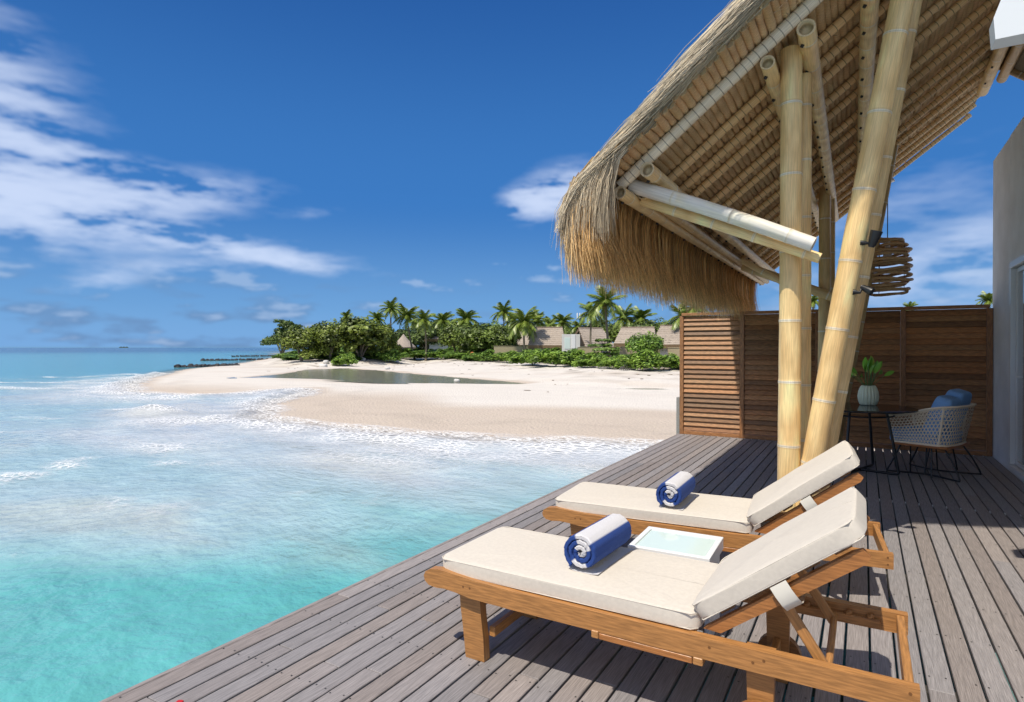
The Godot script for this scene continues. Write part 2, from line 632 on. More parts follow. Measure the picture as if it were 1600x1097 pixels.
func shore(p: Vector2) -> float:
	return edge_distance(p, LAND) + noise_a.get_noise_2d(p.x * 0.5, p.y * 0.5) * 0.5 + noise_a.get_noise_2d(p.x * 2.5, p.y * 2.5) * 0.16


func ground(x: float, z: float) -> float:
	var p := Vector2(x, z)
	var dl := shore(p)
	var y: float
	if dl < 0.0:
		y = SEA + maxf(dl * 0.07, -1.6)
	else:
		y = SEA + minf(dl * 0.022, 0.2)
	if dl > -2.0:
		var dv := edge_distance(p, VEG)
		if dv > 0.0:
			y = lerpf(y, -0.42 + minf(dv * 0.03, 0.75), smoothstep(0.0, 1.0, 1.0))
		else:
			var near: float = 4.0 if x < -50.0 else 14.0
			y = lerpf(y, -0.42, smoothstep(-near, 0.0, dv) * smoothstep(0.0, 8.0, dl))
		for w in [POND, POOL]:
			var dp := edge_distance(p, w) + noise_a.get_noise_2d(x * 0.4, z * 0.4) * 0.5
			if dp > -1.5:
				y = lerpf(minf(y, POND_LEVEL + 0.02 - dp * 0.06) if dp < 0.0 else POND_LEVEL - dp * 0.25, POND_LEVEL - 0.25, smoothstep(0.0, 2.0, dp))
		if dl > 8.0:
			y += noise_a.get_noise_2d(x * 1.4, z * 1.4) * 0.12 * smoothstep(8.0, 20.0, dl) + noise_a.get_noise_2d(x * 5.0, z * 5.0) * 0.02 * smoothstep(8.0, 20.0, dl)
	return y


func lines(stops: Array) -> PackedFloat32Array:
	# stops: [from, to, step] one after another
	var out := PackedFloat32Array()
	for s in stops:
		var k: int = maxi(1, roundi(absf(s[1] - s[0]) / s[2]))
		for i in k:
			out.append(lerpf(s[0], s[1], float(i) / k))
	out.append(stops[-1][1])
	return out


func make_ground() -> void:
	LAND = PackedVector2Array([Vector2(-4.3, -16.3), Vector2(-5.3, -16.0), Vector2(-7.7, -15.3), Vector2(-9.7, -14.9), Vector2(-12.1, -14.3), Vector2(-14.3, -14.3), Vector2(-17.3, -14.2), Vector2(-19.0, -14.4), Vector2(-21.4, -16.8), Vector2(-23.6, -18.5), Vector2(-25.5, -21.6), Vector2(-28.3, -24.8), Vector2(-30.2, -26.3), Vector2(-31.6, -24.1), Vector2(-30.7, -21.1), Vector2(-31.8, -19.4), Vector2(-36.2, -19.0), Vector2(-44.6, -23.2), Vector2(-57.4, -31.8), Vector2(-69.7, -41.9), Vector2(-84.9, -58.5), Vector2(-122.7, -93.7), Vector2(-152.1, -119.5), Vector2(-400, -320), Vector2(-100, -700), Vector2(400, -400), Vector2(400, -16.3), Vector2(10, -16.5)])
	POND = PackedVector2Array([Vector2(-43.5, -31.0), Vector2(-46.5, -37.0), Vector2(-53.5, -46.7), Vector2(-52.6, -50.8), Vector2(-40.6, -46.1), Vector2(-29.8, -40.2), Vector2(-21.9, -37.3), Vector2(-19.5, -36.0), Vector2(-20.0, -34.0), Vector2(-24.3, -32.7), Vector2(-29.3, -32.0), Vector2(-36.3, -32.4), Vector2(-42.0, -31.8)])
	POOL = PackedVector2Array([Vector2(-12.2, -33.7), Vector2(-11.6, -35.0), Vector2(-10.2, -34.9), Vector2(-10.6, -33.1)])
	VEG = PackedVector2Array([Vector2(-101.5, -79.8), Vector2(-72.0, -58.0), Vector2(-60.7, -52.4), Vector2(-59.2, -63.4), Vector2(-63.0, -77.8), Vector2(-48.9, -68.9), Vector2(-35.6, -60.4), Vector2(-27.6, -56.1), Vector2(-20.0, -51.2), Vector2(-15.1, -45.4), Vector2(-12.8, -48.3), Vector2(20, -46), Vector2(300, -200), Vector2(-100, -600), Vector2(-300, -260)])
	var xs := lines([[-420.0, -160.0, 20.0], [-160.0, -90.0, 3.5], [-90.0, -50.0, 1.2], [-50.0, -2.0, 0.45], [-2.0, 30.0, 2.0], [30.0, 400.0, 30.0]])
	var zs := lines([[-9.0, -13.0, 0.8], [-13.0, -29.0, 0.3], [-29.0, -60.0, 0.6], [-60.0, -130.0, 2.0], [-130.0, -700.0, 40.0]])
	var mb := MB.new()
	var pts := PackedVector3Array()
	var uvs := PackedVector2Array()
	var cols := []
	for z in zs:
		for x in xs:
			var y := ground(x, z)
			pts.append(Vector3(x, y, z))
			uvs.append(Vector2(x, z))
			var dl := shore(Vector2(x, z))
			var wet: float = smoothstep(9.5, 5.5, dl + noise_a.get_noise_2d(x * 0.3, z * 0.3) * 4.0) * smoothstep(-31.0, -23.0, z + x * 0.1)
			wet = maxf(wet * 0.85, smoothstep(1.6, 0.2, dl))
			if dl > 2.0 and dl < 30.0:
				wet = maxf(wet, 0.35 * smoothstep(0.1, 0.5, noise_a.get_noise_2d(x * 0.25 + 40.0, z * 0.8)))
			var dp := edge_distance(Vector2(x, z), POND)
			wet = maxf(wet, smoothstep(-0.9, 0.1, dp) * 0.9)
			var dry := Color(0.75, 0.695, 0.625)
			var damp := Color(0.565, 0.465, 0.37)
			var c := dry.lerp(damp, clampf(wet, 0.0, 1.0))
			var dv := edge_distance(Vector2(x, z), VEG)
			if dv > -9.0:
				var dirt: float = smoothstep(0.05, 0.5, noise_b.get_noise_2d(x * 1.2, z * 3.0) + (0.5 if dv > 0.5 else -0.05)) * smoothstep(-9.0, -2.0, dv)
				c = c.lerp(Color(0.24, 0.19, 0.14), clampf(dirt, 0.0, 0.85))
			var tread: float = noise_a.get_noise_2d(x * 6.0, z * 6.0) * 0.09 * smoothstep(8.0, 16.0, dl) + noise_b.get_noise_2d(x * 0.5, z * 1.6) * 0.05
			tread -= 0.10 * exp(-pow((dl - 2.6 + noise_a.get_noise_2d(x, z) * 2.0) / 0.25, 2.0))
			c = c * (1.0 + tread)
			c.a = 1.0
			cols.append(c)
	mb.sheet(pts, xs.size(), false, uvs, cols)
	tag(build("beach_sand", mb, M.sand, null, "structure"), "pale coral sand beach with wet tan edge", "")


func swell(x: float, z: float, dl: float) -> float:
	var y := noise_b.get_noise_2d(x * 0.9, z * 1.5) * 0.05 + noise_b.get_noise_2d(x * 3.1 + 9.0, z * 4.2) * 0.022
	y *= smoothstep(0.3, -2.5, dl)
	# the small breaking rollers along the shore
	var wob := noise_a.get_noise_2d(x * 0.6, z * 0.6) * 1.2
	y += 0.11 * exp(-pow((dl + 1.3 + wob) / 0.55, 2.0)) + 0.06 * exp(-pow((dl + 4.2 + wob * 2.0) / 0.9, 2.0))
	var b := Vector2(x + 23.9, z + 13.0)
	y += 0.30 * exp(-(b.x * b.x / 1.4 + b.y * b.y / 0.8))
	return y


func make_sea() -> void:
	# beyond the frame the sea only needs a few rows
	var xs := lines([[-9000.0, -1200.0, 1500.0], [-1200.0, -300.0, 90.0], [-300.0, -110.0, 14.0], [-110.0, -55.0, 1.6], [-55.0, -36.0, 0.5], [-36.0, -2.0, 0.24], [-2.0, 30.0, 4.0]])
	var zs := lines([[60.0, 6.0, 6.0], [6.0, -1.0, 0.5], [-1.0, -26.0, 0.24], [-26.0, -34.0, 0.5], [-34.0, -120.0, 2.0], [-120.0, -400.0, 20.0], [-400.0, -9000.0, 800.0]])
	var mb := MB.new()
	var pts := PackedVector3Array()
	var uvs := PackedVector2Array()
	var cols := []
	for z in zs:
		for x in xs:
			var p := Vector2(x, z)
			var near := x > -62.0 and z > -40.0 and z < 8.0
			var dl := shore(p) if x > -200.0 and z > -160.0 else edge_distance(p, LAND)
			var y := swell(x, z, dl) if near else 0.0
			pts.append(Vector3(x, SEA + y, z))
			uvs.append(p + Vector2(noise_a.get_noise_2d(x * 0.2, z * 0.2), noise_a.get_noise_2d(z * 0.2, x * 0.2)) * 2.0)
			var r := p.length()
			var m1 := noise_b.get_noise_2d(x * 0.22, z * 0.5)
			var m2 := noise_a.get_noise_2d(x * 0.5 + 7.0, z * 1.2)
			# clear turquoise by the deck, milky with stirred-up sand towards the surf
			var c := Color(0.125, 0.43, 0.435).lerp(Color(0.37, 0.53, 0.565), clampf(smoothstep(3.5, 12.0, r + m1 * 8.0), 0.0, 1.0))
			c = c.lerp(Color(0.56, 0.58, 0.61), clampf(smoothstep(-9.5, -1.0, dl + m1 * 5.0 + m2 * 2.5), 0.0, 1.0) * 0.9)
			c = c.lerp(Color(0.48, 0.49, 0.43), clampf(smoothstep(0.18, 0.55, m2 + m1 * 0.4), 0.0, 1.0) * 0.4 * smoothstep(3.0, 9.0, r))
			var far := smoothstep(34.0, 75.0, r + m1 * 14.0)
			c = c.lerp(Color(0.10, 0.36, 0.41), far)
			c = c.lerp(Color(0.008, 0.075, 0.16), smoothstep(190.0, 520.0, r + m1 * 60.0))
			var depth: float = -dl * 0.07
			c.a = lerpf(0.30, 1.0, smoothstep(-0.01, 0.16, depth))
			if dl > 1.5:
				c.a = 0.3
			cols.append(c)
	mb.sheet(pts, xs.size(), false, uvs, cols)
	tag(build("sea_water", mb, M.water, null, "structure"), "milky turquoise lagoon water paling towards the surf", "")
	# foam
	mb = MB.new()
	pts = PackedVector3Array()
	uvs = PackedVector2Array()
	cols = []
	var fx := lines([[-62.0, -36.0, 0.5], [-36.0, -2.4, 0.24]])
	var fz := lines([[-3.0, -34.0, 0.24]])
	for z in fz:
		for x in fx:
			var p := Vector2(x, z)
			var dl := shore(p)
			var wob := noise_a.get_noise_2d(x * 0.6, z * 0.6) * 1.2
			var m1 := noise_b.get_noise_2d(x * 0.5 + 3.0, z * 0.9)
			var m2 := noise_a.get_noise_2d(x * 1.7, z * 2.2)
			var a := 0.0
			# the edge that runs up the sand, then the roller, then torn lace behind it
			a += 0.9 * exp(-pow((dl - 0.15) / 0.26, 2.0)) * (0.75 + m2)
			a += 1.1 * exp(-pow((dl + 1.3 + wob) / 0.7, 2.0)) * (0.75 + m2 + 0.5 * m1)
			var lace: float = smoothstep(-7.5, -0.8, dl) * smoothstep(1.0, -0.3, dl)
			a = maxf(a, lace * (0.50 + 0.7 * m1 + 0.5 * m2))
			# a few scattered caps further out
			a = maxf(a, smoothstep(0.22, 0.62, m1 * 0.7 + m2 * 0.6) * 0.62 * smoothstep(0.0, -6.0, dl) * smoothstep(6.0, 14.0, p.length()))
			var b := Vector2(x + 23.9, z + 13.2)
			a = maxf(a, 1.1 * exp(-(b.x * b.x / 1.6 + b.y * b.y / 0.5)))
			if x < -36.0:
				# the two wave lines that come in along the sand bar
				var s := z - (-18.9 + (x + 55.0) * -0.60)
				a = maxf(a, exp(-pow((s + wob * 0.6) / 0.6, 2.0)) * 0.9 * (0.8 + m2))
				s = z - (-16.3 + (x + 50.0) * -0.3)
				a = maxf(a, exp(-pow((s + wob) / 1.0, 2.0)) * 0.72)
			if dl > 0.6:
				a = 0.0
			var gy := ground(x, z) if dl > -0.6 else -9.0
			pts.append(Vector3(x, maxf(SEA + swell(x, z, dl), gy) + 0.012 + 0.02 * maxf(a, 0.0), z))
			uvs.append(p + Vector2(m2, m1) * 0.4)
			var crest: float = exp(-pow((dl + 0.2 + wob * 0.4) / 0.55, 2.0)) * (0.9 + m2 * 0.8)
			a = maxf(a, crest)
			pts[-1].y += 0.07 * maxf(0.0, crest) * (0.5 + noise_b.get_noise_2d(x * 9.0, z * 9.0)) if dl < 0.6 else 0.0
			if dl > 0.6:
				a = 0.0
			cols.append(Color(1.0, lerpf(1.0, 0.965, clampf(crest, 0.0, 1.0)), lerpf(1.0, 0.91, clampf(crest, 0.0, 1.0)), clampf(a * 1.5, 0.0, 1.0)))
	mb.sheet(pts, fx.size(), false, uvs, cols)
	tag(build("sea_foam", mb, M.foam, null, "stuff"), "white lacy foam of small waves breaking along the sand", "foam")
	# the still pond and its small neighbour
	for i in 2:
		var poly: PackedVector2Array = [POND, POOL][i]
		var grown: Array = Geometry2D.offset_polygon(poly, 1.3 if i == 0 else 1.0)
		var outline: PackedVector2Array = grown[0]
		mb = MB.new()
		var ids := Geometry2D.triangulate_polygon(outline)
		for q in outline:
			mb.vert(Vector3(q.x, POND_LEVEL, q.y), Vector3.UP, q, Color.WHITE)
		for k in ids.size() / 3:
			mb.tri_i(ids[k * 3], ids[k * 3 + 1], ids[k * 3 + 2])
		tag(build(["pond_water", "puddle_water"][i], mb, M.pond_water, null, "structure"), ["long still olive pond on the beach below the trees", "small dark puddle on the sand near the screen"][i], "")


# ---------------------------------------------------------------- deck, screen, villa
func make_deck() -> void:
	var deck := thing("deck", "weathered grey timber deck above the lagoon", "")
	deck.remove_meta("category")
	deck.set_meta("kind", "structure")
	var pitch := 0.1003
	var rows := 40
	var screws := MB.new()
	for i in rows:
		var x := DECK_LEFT + 0.05 + i * pitch
		var cuts := [1.8]
		var z := -2.42 + 0.55 * float((i * 2) % 3) if i < 7 else -0.6 - rng.randf() * 4.6
		cuts.append(z)
		while z > DECK_FAR + 5.6:
			z -= 4.2 + rng.randf() * 1.4
			cuts.append(z)
		cuts.append(DECK_FAR + 0.002)
		for k in cuts.size() - 1:
			var a: float = cuts[k] - 0.002
			var b: float = cuts[k + 1] + 0.002
			var mb := MB.new()
			var t := 0.70 + rng.randf() * 0.24
			var warm := rng.randf_range(-0.04, 0.05)
			var drop := rng.randf() * 0.0025
			mb.box(Vector3(x + rng.randf_range(-0.001, 0.001), -0.014 - drop, (a + b) * 0.5), Vector3(pitch - 0.0105, 0.028, a - b), 0.003, Basis(), Color(t * (1.0 + warm), t, t * (1.0 - warm)), Vector2(rng.randf() * 9.0, rng.randf() * 9.0))
			build("plank", mb, M.deck, deck)
		var s := 1.5
		while s > DECK_FAR:
			for q in [-0.03, 0.03]:
				if rng.randf() < 0.85:
					var c := Vector3(x + q + rng.randf_range(-0.006, 0.006), 0.0006, s + rng.randf_range(-0.012, 0.012))
					var ring := PackedVector3Array()
					for k in 6:
						ring.append(c + Vector3(cos(TAU * k / 6), 0, sin(TAU * k / 6)) * 0.0042)
					screws.flat(Array(ring), Vector3.UP, [Vector2(), Vector2(), Vector2(), Vector2(), Vector2(), Vector2()], Color.WHITE)
			s -= 0.46
	build("screws", screws, M.screw, deck, "stuff")
	var mb := MB.new()
	mb.box(Vector3(DECK_LEFT - 0.016, -0.055, (1.8 + DECK_FAR) * 0.5), Vector3(0.028, 0.105, 1.8 - DECK_FAR), 0.004, Basis(), Color(0.85, 0.82, 0.8))
	build("edge_board", mb, M.deck, deck)
	for k in 8:
		mb = MB.new()
		var z := 1.3 - k * 1.45
		mb.box(Vector3((DECK_LEFT + DECK_RIGHT) * 0.5 - 0.06, -0.11, z), Vector3(DECK_RIGHT - DECK_LEFT - 0.16, 0.15, 0.06), 0.004)
		build("joist", mb, M.deck_under, deck)
	for e in [[Vector3(-0.58, -1.0, DECK_FAR + 0.06), Vector3(3.9, 1.9, 0.1)], [Vector3(1.36, -1.0, -3.9), Vector3(0.1, 1.9, 11.4)]]:  # unseen walls added to keep sunlight off the water below the planks
		mb = MB.new()
		mb.box(e[0], e[1], 0.01)
		build("light_block_wall", mb, M.concrete, deck)
	for p in [Vector2(-2.3, 0.5), Vector2(-2.3, -3.5), Vector2(-2.3, -8.8), Vector2(1.0, 0.5), Vector2(1.0, -3.5), Vector2(1.0, -8.8)]:
		mb = MB.new()
		mb.tube(PackedVector3Array([Vector3(p.x, -3.2, p.y), Vector3(p.x, -0.19, p.y)]), PackedFloat32Array([0.12, 0.12]), 14)
		build("pile", mb, M.concrete, deck)
	mb = MB.new()
	for i in rows - 1:
		var x := DECK_LEFT + 0.05 + (i + 0.5) * pitch
		for z in [DECK_FAR + 0.05, -6.45]:
			if z < -9.0 or i > 18:
				mb.box(Vector3(x, -0.004, z), Vector3(0.0065, 0.012, 0.05), 0.001, Basis(), Color(0.8, 0.8, 0.8))
	build("white_gap_blocks", mb, M.white_lacquer, deck, "stuff")  # small white blocks set in the gaps between planks


func make_screen() -> void:
	var s := thing("privacy_screen", "brown louvred timber privacy screen across the far end of the deck", "screen", Vector3(0, 0, DECK_FAR + 0.03))
	var posts := [-2.545, -1.62, -0.58, 0.46, 1.395]
	for x in posts:
		var mb := MB.new()
		mb.box(Vector3(x, 0.9535, 0.0), Vector3(0.062, 1.907, 0.07), 0.004, Basis(), Color(0.72, 0.68, 0.66), Vector2(x, 0))
		build("post", mb, M.slat, s)
	for k in 4:
		var l: float = posts[k] + 0.0325
		var r: float = posts[k + 1] - 0.0325
		for e in [[1.932, "top_rail", 0.045], [0.03, "bottom_rail", 0.06]]:
			var mb := MB.new()
			if e[1] == "top_rail":
				mb.box(Vector3((posts[k] + posts[k + 1]) * 0.5, e[0], 0.0), Vector3(posts[k + 1] - posts[k] - 0.002, e[2], 0.09), 0.004, Basis(), Color(0.8, 0.76, 0.72), Vector2(k, 3))
			else:
				mb.box(Vector3((l + r) * 0.5, e[0], 0.0), Vector3(r - l, e[2], 0.06), 0.004, Basis(), Color(0.8, 0.76, 0.72), Vector2(k, 5))
			build(e[1], mb, M.slat, s)
		for i in 24:
			var mb := MB.new()
			var t := rng.randf_range(0.42, 1.0)
			var warm := rng.randf_range(-0.08, 0.12)
			mb.box(Vector3((l + r) * 0.5, 0.104 + i * 0.0765, 0.0), Vector3(r - l, 0.087, 0.017), 0.003, Basis(Vector3.RIGHT, deg_to_rad(-22.0 + rng.randf_range(-1.5, 1.5))), Color(t * (1.0 + warm), t, t * (1.0 - warm)), Vector2(rng.randf() * 9.0, rng.randf() * 9.0))
			build("slat", mb, M.slat, s)
	var mb := MB.new()
	mb.box(Vector3(0, 0, 0), Vector3(0.055, 3.9, 0.1), 0.006)
	var p := build("stub_post", mb, M.concrete)
	p.position = Vector3(-2.64, -1.37, -9.93)
	tag(p, "short grey post standing just outside the left end of the timber screen", "post")


func make_villa_wall() -> void:
	var w := thing("villa", "grey rendered villa wall with a glazed door at the right edge", "villa")
	var mb := MB.new()
	mb.box(Vector3(1.564, 1.81, -9.32), Vector3(0.26, 4.02, 1.06), 0.012)
	mb.box(Vector3(1.564, 3.095, -4.0), Vector3(0.26, 1.45, 9.58), 0.0)
	mb.box(Vector3(1.564, 1.085, -1.6), Vector3(0.26, 2.57, 4.78), 0.0)
	mb.box(Vector3(1.564, -0.104, -6.39), Vector3(0.26, 0.2, 4.79), 0.0)
	build("wall", mb, M.plaster, w)
	# the white beam end that shows under the ridge, on its own pier
	mb = MB.new()
	mb.plate(PackedVector2Array([Vector2(0.5335, 2.863), Vector2(0.5263, 2.966), Vector2(0.5547, 3.048), Vector2(0.62, 3.2), Vector2(1.45, 3.2), Vector2(1.45, 2.863)]), -3.74, -3.62)
	build("white_beam", mb, M.white_frame, w)
	mb = MB.new()
	mb.box(Vector3(0.9, 3.6, -3.68), Vector3(0.05, 0.8, 0.05), 0.004)
	build("beam_hanger", mb, M.white_frame, w)
	# door: frame, leaves, handle
	mb = MB.new()
	mb.box(Vector3(1.50, 2.335, -6.39), Vector3(0.14, 0.07, 4.78), 0.004)
	mb.box(Vector3(1.50, 0.035, -6.39), Vector3(0.14, 0.07, 4.78), 0.004)
	mb.box(Vector3(1.50, 1.185, -8.752), Vector3(0.14, 2.22, 0.07), 0.004)
	mb.box(Vector3(1.50, 1.185, -4.03), Vector3(0.14, 2.22, 0.07), 0.004)
	build("door_frame", mb, M.white_frame, w)
	for k in 2:
		var z0 := -8.70 + k * 2.33
		mb = MB.new()
		var x := 1.49 + k * 0.03
		for e in [[z0 + 0.03, 0.06], [z0 + 2.27, 0.06]]:
			mb.box(Vector3(x, 1.185, e[0]), Vector3(0.028, 2.20, e[1]), 0.003)
		mb.box(Vector3(x, 2.262, z0 + 1.15), Vector3(0.026, 0.05, 2.16), 0.003)
		mb.box(Vector3(x, 0.105, z0 + 1.15), Vector3(0.026, 0.05, 2.16), 0.003)
		var leaf := build("door", mb, M.white_frame, w)
		mb = MB.new()
		mb.box(Vector3(x, 1.185, z0 + 1.15), Vector3(0.008, 2.09, 2.18), 0.0)
		build("pane", mb, M.glass, leaf)
		if k == 0:
			mb = MB.new()
			mb.box(Vector3(1.452, 1.08, -8.335), Vector3(0.045, 0.022, 0.022), 0.004)
			mb.tube(PackedVector3Array([Vector3(1.425, 1.085, -8.335), Vector3(1.425, 1.08, -8.21)]), PackedFloat32Array([0.011, 0.011]), 10)
			mb.tube(PackedVector3Array([Vector3(1.425, 1.09, -8.335), Vector3(1.425, 0.93, -8.335)]), PackedFloat32Array([0.012, 0.012]), 10)
			build("handle", mb, M.white_frame, leaf)
	# the dim room behind
	mb = MB.new()
	mb.box(Vector3(3.7, -0.05, -4.4), Vector3(4.0, 0.1, 10.9), 0.0)
	mb.box(Vector3(3.7, 2.62, -4.4), Vector3(4.0, 0.1, 10.9), 0.0)
	mb.box(Vector3(5.75, 1.285, -4.4), Vector3(0.1, 2.56, 10.9), 0.0)
	mb.box(Vector3(3.7, 1.285, -9.8), Vector3(4.0, 2.56, 0.1), 0.0)
	mb.box(Vector3(3.7, 1.285, 1.0), Vector3(4.0, 2.56, 0.1), 0.0)
	build("room", mb, M.room, w)
	mb = MB.new()
	var pts := PackedVector3Array()
	for y in [0.06, 2.5]:
		for k in 121:
			pts.append(Vector3(1.86 + 0.03 * sin(k * 1.1) + 0.008 * sin(k * 2.7), y, -8.75 + k * 0.014))
	mb.sheet(pts, 121)
	build("curtain", mb, M.curtain, w)


# ---------------------------------------------------------------- bamboo canopy
func roof_at(u: float, off: float, z: float) -> Vector3:
	# u metres up the slope from the eave pole, off metres above the rafters' middle
	return Vector3(-1.535 + u * cos(SLOPE) - off * sin(SLOPE), 2.60 + u * sin(SLOPE) + off * cos(SLOPE), z)


func near_edge(u: float) -> float:
	# the thatch reaches further forward higher up the slope
	return lerpf(-3.97, -3.80, clampf(u / 2.6, 0.0, 1.0))


func bamboo(mb: MB, a: Vector3, b: Vector3, ra: float, rb: float, gap := 0.34, sides := 14, tint := Color.WHITE, ring := Color(0.84, 0.79, 0.68), bow := 0.0, wraps := 0.0, hollow := true) -> void:
	var length := a.distance_to(b)
	var ts := []
	var t := gap * rng.randf_range(0.25, 0.9)
	var shade := rng.randf_range(0.92, 1.06)
	ts.append([0.0, 1.0, shade])
	if wraps > 0.0:
		var w := wraps
		while w < length - 0.02:
			var dark := rng.randf_range(0.3, 0.5)
			ts.append([w, 1.0, shade])
			ts.append([w + 0.002, 1.03, dark])
			ts.append([w + 0.0065, 1.03, dark])
			ts.append([w + 0.0085, 1.0, shade])
			if rng.randf() < 0.12:
				shade = rng.randf_range(0.88, 1.1)
			w += wraps * rng.randf_range(0.8, 1.2)
	else:
		while t < length - 0.03:
			ts.append([t - 0.02, 1.0, shade])
			ts.append([t - 0.009, 1.025, shade * 0.96])
			ts.append([t - 0.004, 1.05, -1.0])
			ts.append([t - 0.001, 1.0, -2.0])
			ts.append([t + 0.002, 1.05, -1.0])
			ts.append([t + 0.012, 1.02, shade * 0.9])
			shade = rng.randf_range(0.9, 1.08)
			ts.append([t + 0.022, 1.0, shade])
			for q in 4:
				if t + 0.05 + gap * 0.19 * q < length - 0.03:
					ts.append([t + 0.05 + gap * 0.19 * q, 1.0 + 0.012 * sin(q * 1.1), shade * rng.randf_range(0.95, 1.04)])
			t += gap * rng.randf_range(0.9, 1.15)
	ts.append([length, 1.0, shade])
	var path := PackedVector3Array()
	var radii := PackedFloat32Array()
	var cols := []
	var d := (b - a) / length
	var base := tint * Color(0.90, 0.665, 0.345)
	var sag := d.cross(Vector3.UP if absf(d.y) < 0.9 else Vector3.RIGHT).cross(d).normalized()
	for q in ts:
		var f: float = q[0] / length
		path.append(a + d * q[0] + sag * bow * sin(PI * f))
		radii.append(lerpf(ra, rb, f) * q[1])
		var s: float = q[2]
		cols.append(ring if s == -1.0 else (base * 0.65 if s == -2.0 else base * s))
		cols[-1].a = 1.0
	mb.tube(path, radii, sides, cols, not hollow, rng.randf() * 8.0)
	if hollow:
		# cut ends: a wall with a recess
		for e in [0, path.size() - 1]:
			var out := -d if e == 0 else d
			var r: float = radii[e]
			var c: Vector3 = path[e]
			var s1 := out.cross(Vector3.UP if absf(out.y) < 0.9 else Vector3.RIGHT).normalized()
			var s2 := out.cross(s1)
			var rows := [[r, 0.0], [r * 0.80, 0.0], [r * 0.78, -0.05], [0.001, -0.05]]
			var first := mb.v.size()
			for q in rows:
				for k in sides + 1:
					var ang := TAU * k / sides
					var radial := s1 * cos(ang) + s2 * sin(ang)
					mb.vert(c + radial * q[0] + out * q[1], out if q[0] != r * 0.78 else -radial, Vector2(ang, q[1]), base * Color(0.85, 0.9, 1.1))
			for k in rows.size() - 1:
				for q in sides:
					var i := first + k * (sides + 1) + q
					mb.quad_i(i, i + 1, i + sides + 2, i + sides + 1)


func pole(called: String, parent: Node, a: Vector3, b: Vector3, ra: float, rb: float, gap := 0.34, tint := Color.WHITE, m := "bamboo", bow := 0.0, bolts := 0.0) -> MeshInstance3D:
	var mb := MB.new()
	mb.blotch = 0.28
	bamboo(mb, a, b, ra, rb, gap, 18, tint, Color(0.93, 0.86, 0.72), bow)
	var o := build(called, mb, M[m], parent)
	if bolts > 0.0:
		# steel nut ends where the pole is bolted through
		var st := MB.new()
		var d := (b - a).normalized()
		var length := a.distance_to(b)
		var t := 0.12
		while t < length - 0.04:
			var c := a + d * t
			var r := lerpf(ra, rb, t / length)
			var down := (Vector3.DOWN + Vector3(-0.55, 0, 0.75)).normalized()
			down = (down - d * down.dot(d)).normalized()
			st.tube(PackedVector3Array([c + down * (r - 0.004), c + down * (r + 0.016)]), PackedFloat32Array([0.012, 0.011]), 6)
			t += bolts * rng.randf_range(0.8, 1.2)
		build("bolts", st, M.screw, o, "stuff")
	return o


